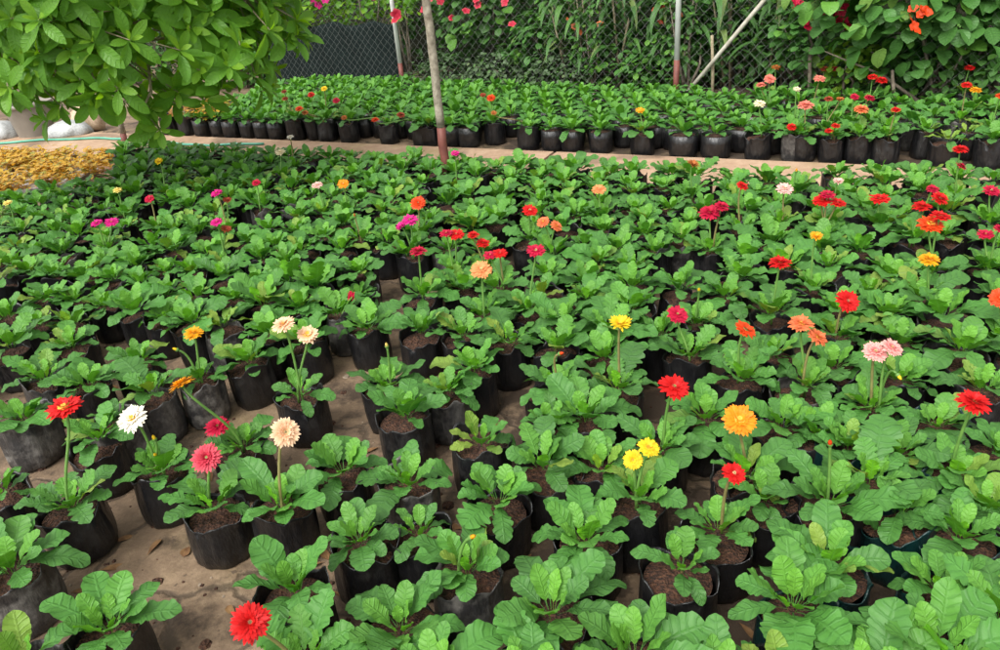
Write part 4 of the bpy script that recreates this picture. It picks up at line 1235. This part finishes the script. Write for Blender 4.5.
for (x, y, dp) in ((92, 100, 2.75), (100, 92, 2.7), (38, 52, 2.6), (8, 88, 2.6), (160, 130, 2.95), (150, 108, 2.9), (125, 104, 2.8), (205, 100, 2.95), (178, 92, 2.9), (80, 80, 2.7), (110, 62, 2.65), (255, 74, 2.95), (60, 105, 2.9), (118, 88, 2.7), (20, 78, 2.8), (230, 66, 2.8), (70, 66, 2.7), (180, 50, 2.7), (265, 85, 3.05), (175, 98, 3.0), (222, 88, 2.95), (45, 118, 3.05), (200, 70, 2.8), (130, 40, 2.6), (2, 60, 2.7), (260, 60, 3.0), (285, 40, 3.0), (298, 20, 3.0), (270, 30, 2.8), (240, 45, 2.75), (60, 20, 2.6)):
    q = np.array(along(x, y, dp * TS) - foot)
    dd = q - cl
    tips.append((q, dd / np.linalg.norm(dd)))
O, AX = [], []
for (p, dd) in tips:
    ax = dd * .9 + np.array([0, -.15, .75]) + rg.normal(size=3) * .25
    if dd[2] < -.5 and rg.uniform() < .5: ax[2] -= .6
    O.append(p); AX.append(ax / np.linalg.norm(ax))
O, AX = np.array(O), np.array(AX)
per = 9
N_ = len(O) * per
RO = np.repeat(rot_from(AX), per, 0)
kk = np.tile(np.arange(per), len(O))
age = (kk + .5) / per
az = kk * 2.39996 + np.repeat(rg.uniform(0, 6.28, len(O)), per) + rg.uniform(-.2, .2, N_)
e0 = R(72) - age * R(62) + rg.uniform(-.15, .15, N_)
L = TS * (.056 + .064 * np.minimum(1, age * 1.4)) * rg.uniform(.75, 1.2, N_)
lit = np.repeat(rg.uniform(0, 1, len(O)), per)
col = np.stack([age * .8 + .1, np.clip(lit * .6 + rg.uniform(0, .4, N_), 0, 1), np.where(rg.uniform(0, 1, N_) < .01, .6, 0), np.ones(N_)], 1)
leaves(m, rg, np.repeat(O, per, 0) - np.repeat(AX, per, 0) * (age * .03)[:, None], az, e0, R(18) + age * R(25) + rg.uniform(-.1, .25, N_), L, L * rg.uniform(.31, .41, N_),
       a=.85, b=.72, pet=.10, petw=.06, fold=rg.uniform(.1, .4, N_), wave=.012, roll=rg.uniform(-.25, .25, N_), nt_=9, nu=5, col=col, rot=RO)
link('crown', m.mesh('crown', M['tree_leaf']), tr)
tm = MB()
fork = Vector((.10, -.02, .85))
tube(tm, [(0, 0, 0), (.01, 0, .25), (.02, -.01, .45), fork], [.045, .038, .034, .032], 10, jit=.06, rng=rg)
link('trunk', tm.mesh('trunk', M['trunk']), tr)
bmh = MB()
limbs = []
for k in range(9):
    a_ = k * 2.4
    e = Vector((cl[0] + .75 * math.cos(a_), cl[1] + .52 * math.sin(a_), cl[2] + .35 * math.sin(k * 1.7)))
    md = fork.lerp(e, .5) + Vector((0, 0, .05 * math.sin(k)))
    limbs.append((fork, md, e))
    tube(bmh, [fork, fork.lerp(md, .5) + Vector((.01, .01, .015)), md, md.lerp(e, .5) + Vector((0, 0, .02)), e], [.022, .018, .014, .010, .006], 7)
ends = np.array([list(x) for l_ in limbs for x in (l_[1], l_[2])])
for i, (p, dd) in enumerate(tips):
    j = int(np.argmin(((ends - p) ** 2).sum(1)))
    s0 = Vector(ends[j]); e = Vector(p)
    tube(bmh, [s0, s0.lerp(e, .5) + Vector((0, 0, -.02)), e], [.006, .005, .003], 5)
# the pale bare twigs that show below the leaves
tw = [along(x, y, dp * TS) - foot for (x, y, dp) in ((146, 45, 2.9), (149, 70, 2.88), (151, 92, 2.86), (146, 102, 2.85), (138, 110, 2.85))]
tube(bmh, tw, [.009, .008, .008, .006, .004], 7)
tw = [along(x, y, dp * TS) - foot for (x, y, dp) in ((176, 80, 3.0), (174, 92, 2.98), (170, 100, 2.98), (183, 108, 2.98))]
tube(bmh, tw, [.008, .007, .006, .004], 7)
link('branches', bmh.mesh('branches', M['twig']), tr)

# ------------------------------------------------------------------ left background
P = at(38, 136)
t = thing('plant_tub', 'large taupe plastic tub standing behind the path under the tree', 'tub', tuple(P))
m = MB(); lathe(m, [(.155, 0), (.16, .02), (.20, .28), (.205, .29), (.225, .292), (.225, .325), (.205, .327), (.20, .27)], 32)
link('body', m.mesh('body', M['tub']), t)
m = MB(); m.add([(.2 * math.cos(k * PI / 12), .2 * math.sin(k * PI / 12), .28) for k in range(24)], [tuple(range(24))])
link('soil', m.mesh('soil', M['soil'], False), t)
def sack(label, P, sx, sy, sz, mat, seed):
    rg = np.random.default_rng(seed)
    p = rg.uniform(0, 6.28, 6)
    m = MB()
    prof = [(.55, 0), (.92, .06), (1.0, .25), (.96, .5), (.78, .75), (.42, .92), (.12, 1.0)]
    lathe(m, prof, 26, lambda a_, i: (1 + .12 * math.sin(3 * a_ + p[0] + i * .5) + .07 * math.sin(7 * a_ + p[1] - i) + .04 * math.sin(13 * a_ + p[2] + i * 2), .05 * math.sin(4 * a_ + p[3] + i)*(i > 0)), True, True)
    o = link('sack', m.mesh('sack', mat), None, (P.x, P.y, 0))
    o.scale = (sx, sy, sz)
    tag(o, label, 'sack', 'crumpled sacks behind the path')
sack('crumpled white sack at the left edge beside the taupe tub', at(5, 139), .17, .14, .17, M['sack'], 1)
sack('crumpled white sack between taupe tub and slim post', at(72, 136), .20, .15, .15, M['sack'], 2)
sack('tan lumpy sack leaning behind the white one near the slim post', at(90, 131), .14, .12, .25, M['sack_tan'], 3)
hp = [(-30, 141), (0, 143), (40, 140), (80, 138.5), (105, 138), (125, 139), (150, 141.5), (172, 142.5), (188, 144.5), (210, 145), (240, 144), (272, 143)]
m = MB()
pts = []
for i in range(len(hp) - 1):
    for k in range(4):
        q = k / 4
        a_, b_ = hp[i], hp[i + 1]
        pp = at(a_[0] + (b_[0] - a_[0]) * q, a_[1] + (b_[1] - a_[1]) * q, .034); pts.append(pp + Vector((0, .012 * math.sin(i * 4 + k), 0)))
tube(m, pts, .010, 8)
tag(link('garden_hose', m.mesh('garden_hose', M['hose'])), 'green garden hose lying along the far side of the path', 'hose')
COL = [(160, 137, 'coleus_leaf', 'red orange coleus in a black bag, leftmost of the four'), (178, 138, 'coleus_leaf', 'red leaved coleus second in the row of four'), (196, 139, 'gold_leaf', 'golden orange coleus third in the row of four'), (212, 139.5, 'gold_leaf', 'tall golden coleus nearest the green gerbera rows')]
for i, (x, y, mt_, lab) in enumerate(COL):
    P = at(x, y) + Nn * .14
    rg = np.random.default_rng(200 + i)
    t = thing('coleus', lab, 'potted plant', (P.x, P.y, 0), 0, 'coleus in black bags')
    b = link('grow_bag', BAGS['bag_black'][i], t)
    link('soil', SOIL[0], b)
    PP, dd = cloud_points(rg, 60, (0, 0, .22 + .03 * (i == 3)), (.10, .10, .08), zmin=.14)
    n = len(PP)
    m = MB()
    cc = np.stack([rg.uniform(.2, 1, n), rg.uniform(0, 1, n), np.where(rg.uniform(0, 1, n) < .15, .7, 0), np.ones(n)], 1)
    leaves(m, rg, PP, np.arctan2(dd[:, 1], dd[:, 0]), rg.uniform(.1, .8, n), rg.uniform(.3, .9, n), rg.uniform(.04, .07, n), rg.uniform(.025, .045, n), nt_=5, nu=4, pet=.05, col=cc)
    link('foliage', m.mesh('foliage', M[mt_]), t)
    m = MB(); tube(m, [(0, 0, .13), (0, .004, .20)], .006, 6)
    link('stem', m.mesh('stem', M['stalk']), t)
# golden seedlings laid out on a grey sheet
gp = [at(x, y, .05) for (x, y) in ((-60, 152), (0, 153), (60, 152), (114, 156), (108, 168), (76, 179), (32, 187), (-60, 202))]
poly = [(p.x, p.y) for p in gp]
rg = np.random.default_rng(300)
m = MB()
xs, ys = [p[0] for p in poly], [p[1] for p in poly]
spots = []
while len(spots) < 620:
    x, y = rg.uniform(min(xs), max(xs)), rg.uniform(min(ys), max(ys))
    if inside(x, y, poly) and math.sin(x * 9) * math.sin(y * 11) + rg.uniform(-1, 1) > -.55: spots.append((x, y))
n = len(spots) * 9
o = np.repeat(np.array([(x, y, .03) for x, y in spots]), 9, 0) + np.stack([rg.normal(0, .012, n), rg.normal(0, .012, n), rg.uniform(0, .075, n)], 1)
cc = np.stack([rg.uniform(.1, 1, n), rg.uniform(0, 1, n), np.where(rg.uniform(0, 1, n) < .16, .9, 0), np.ones(n)], 1)
leaves(m, rg, o, rg.uniform(0, 6.28, n), rg.uniform(-.1, .8, n), rg.uniform(.2, 1, n), rg.uniform(.035, .06, n), rg.uniform(.022, .038, n), pet=.05, nt_=4, nu=3, col=cc)
tag(link('golden_seedlings', m.mesh('golden_seedlings', M['gold_leaf'])), 'carpet of golden yellow leaved seedlings beside the path', 'seedlings', kind='stuff')
m = MB()
ring = [at(x, y, .03) for (x, y) in ((-80, 152), (60, 152), (104, 156), (97, 169), (72, 181), (34, 188), (-80, 203))]
for p in ring: p.z = 0
m.add([(p.x, p.y, .026) for p in ring] + [(p.x, p.y, .004) for p in ring], [tuple(range(7))] + [(i, i + 7, (i + 1) % 7 + 7, (i + 1) % 7) for i in range(7)])
tag(link('plastic_sheet', m.mesh('plastic_sheet', M['sheet'], False)), 'grey plastic sheet laid under the golden seedlings', 'plastic sheet')
print('plants', len(plants), 'leafy seen', len(seen), 'alone', len(alone), 'rest', len(rest), 'flowering', len(FLOWERING), 'last z', alone[-1]['z'], alone[-1]['py'])
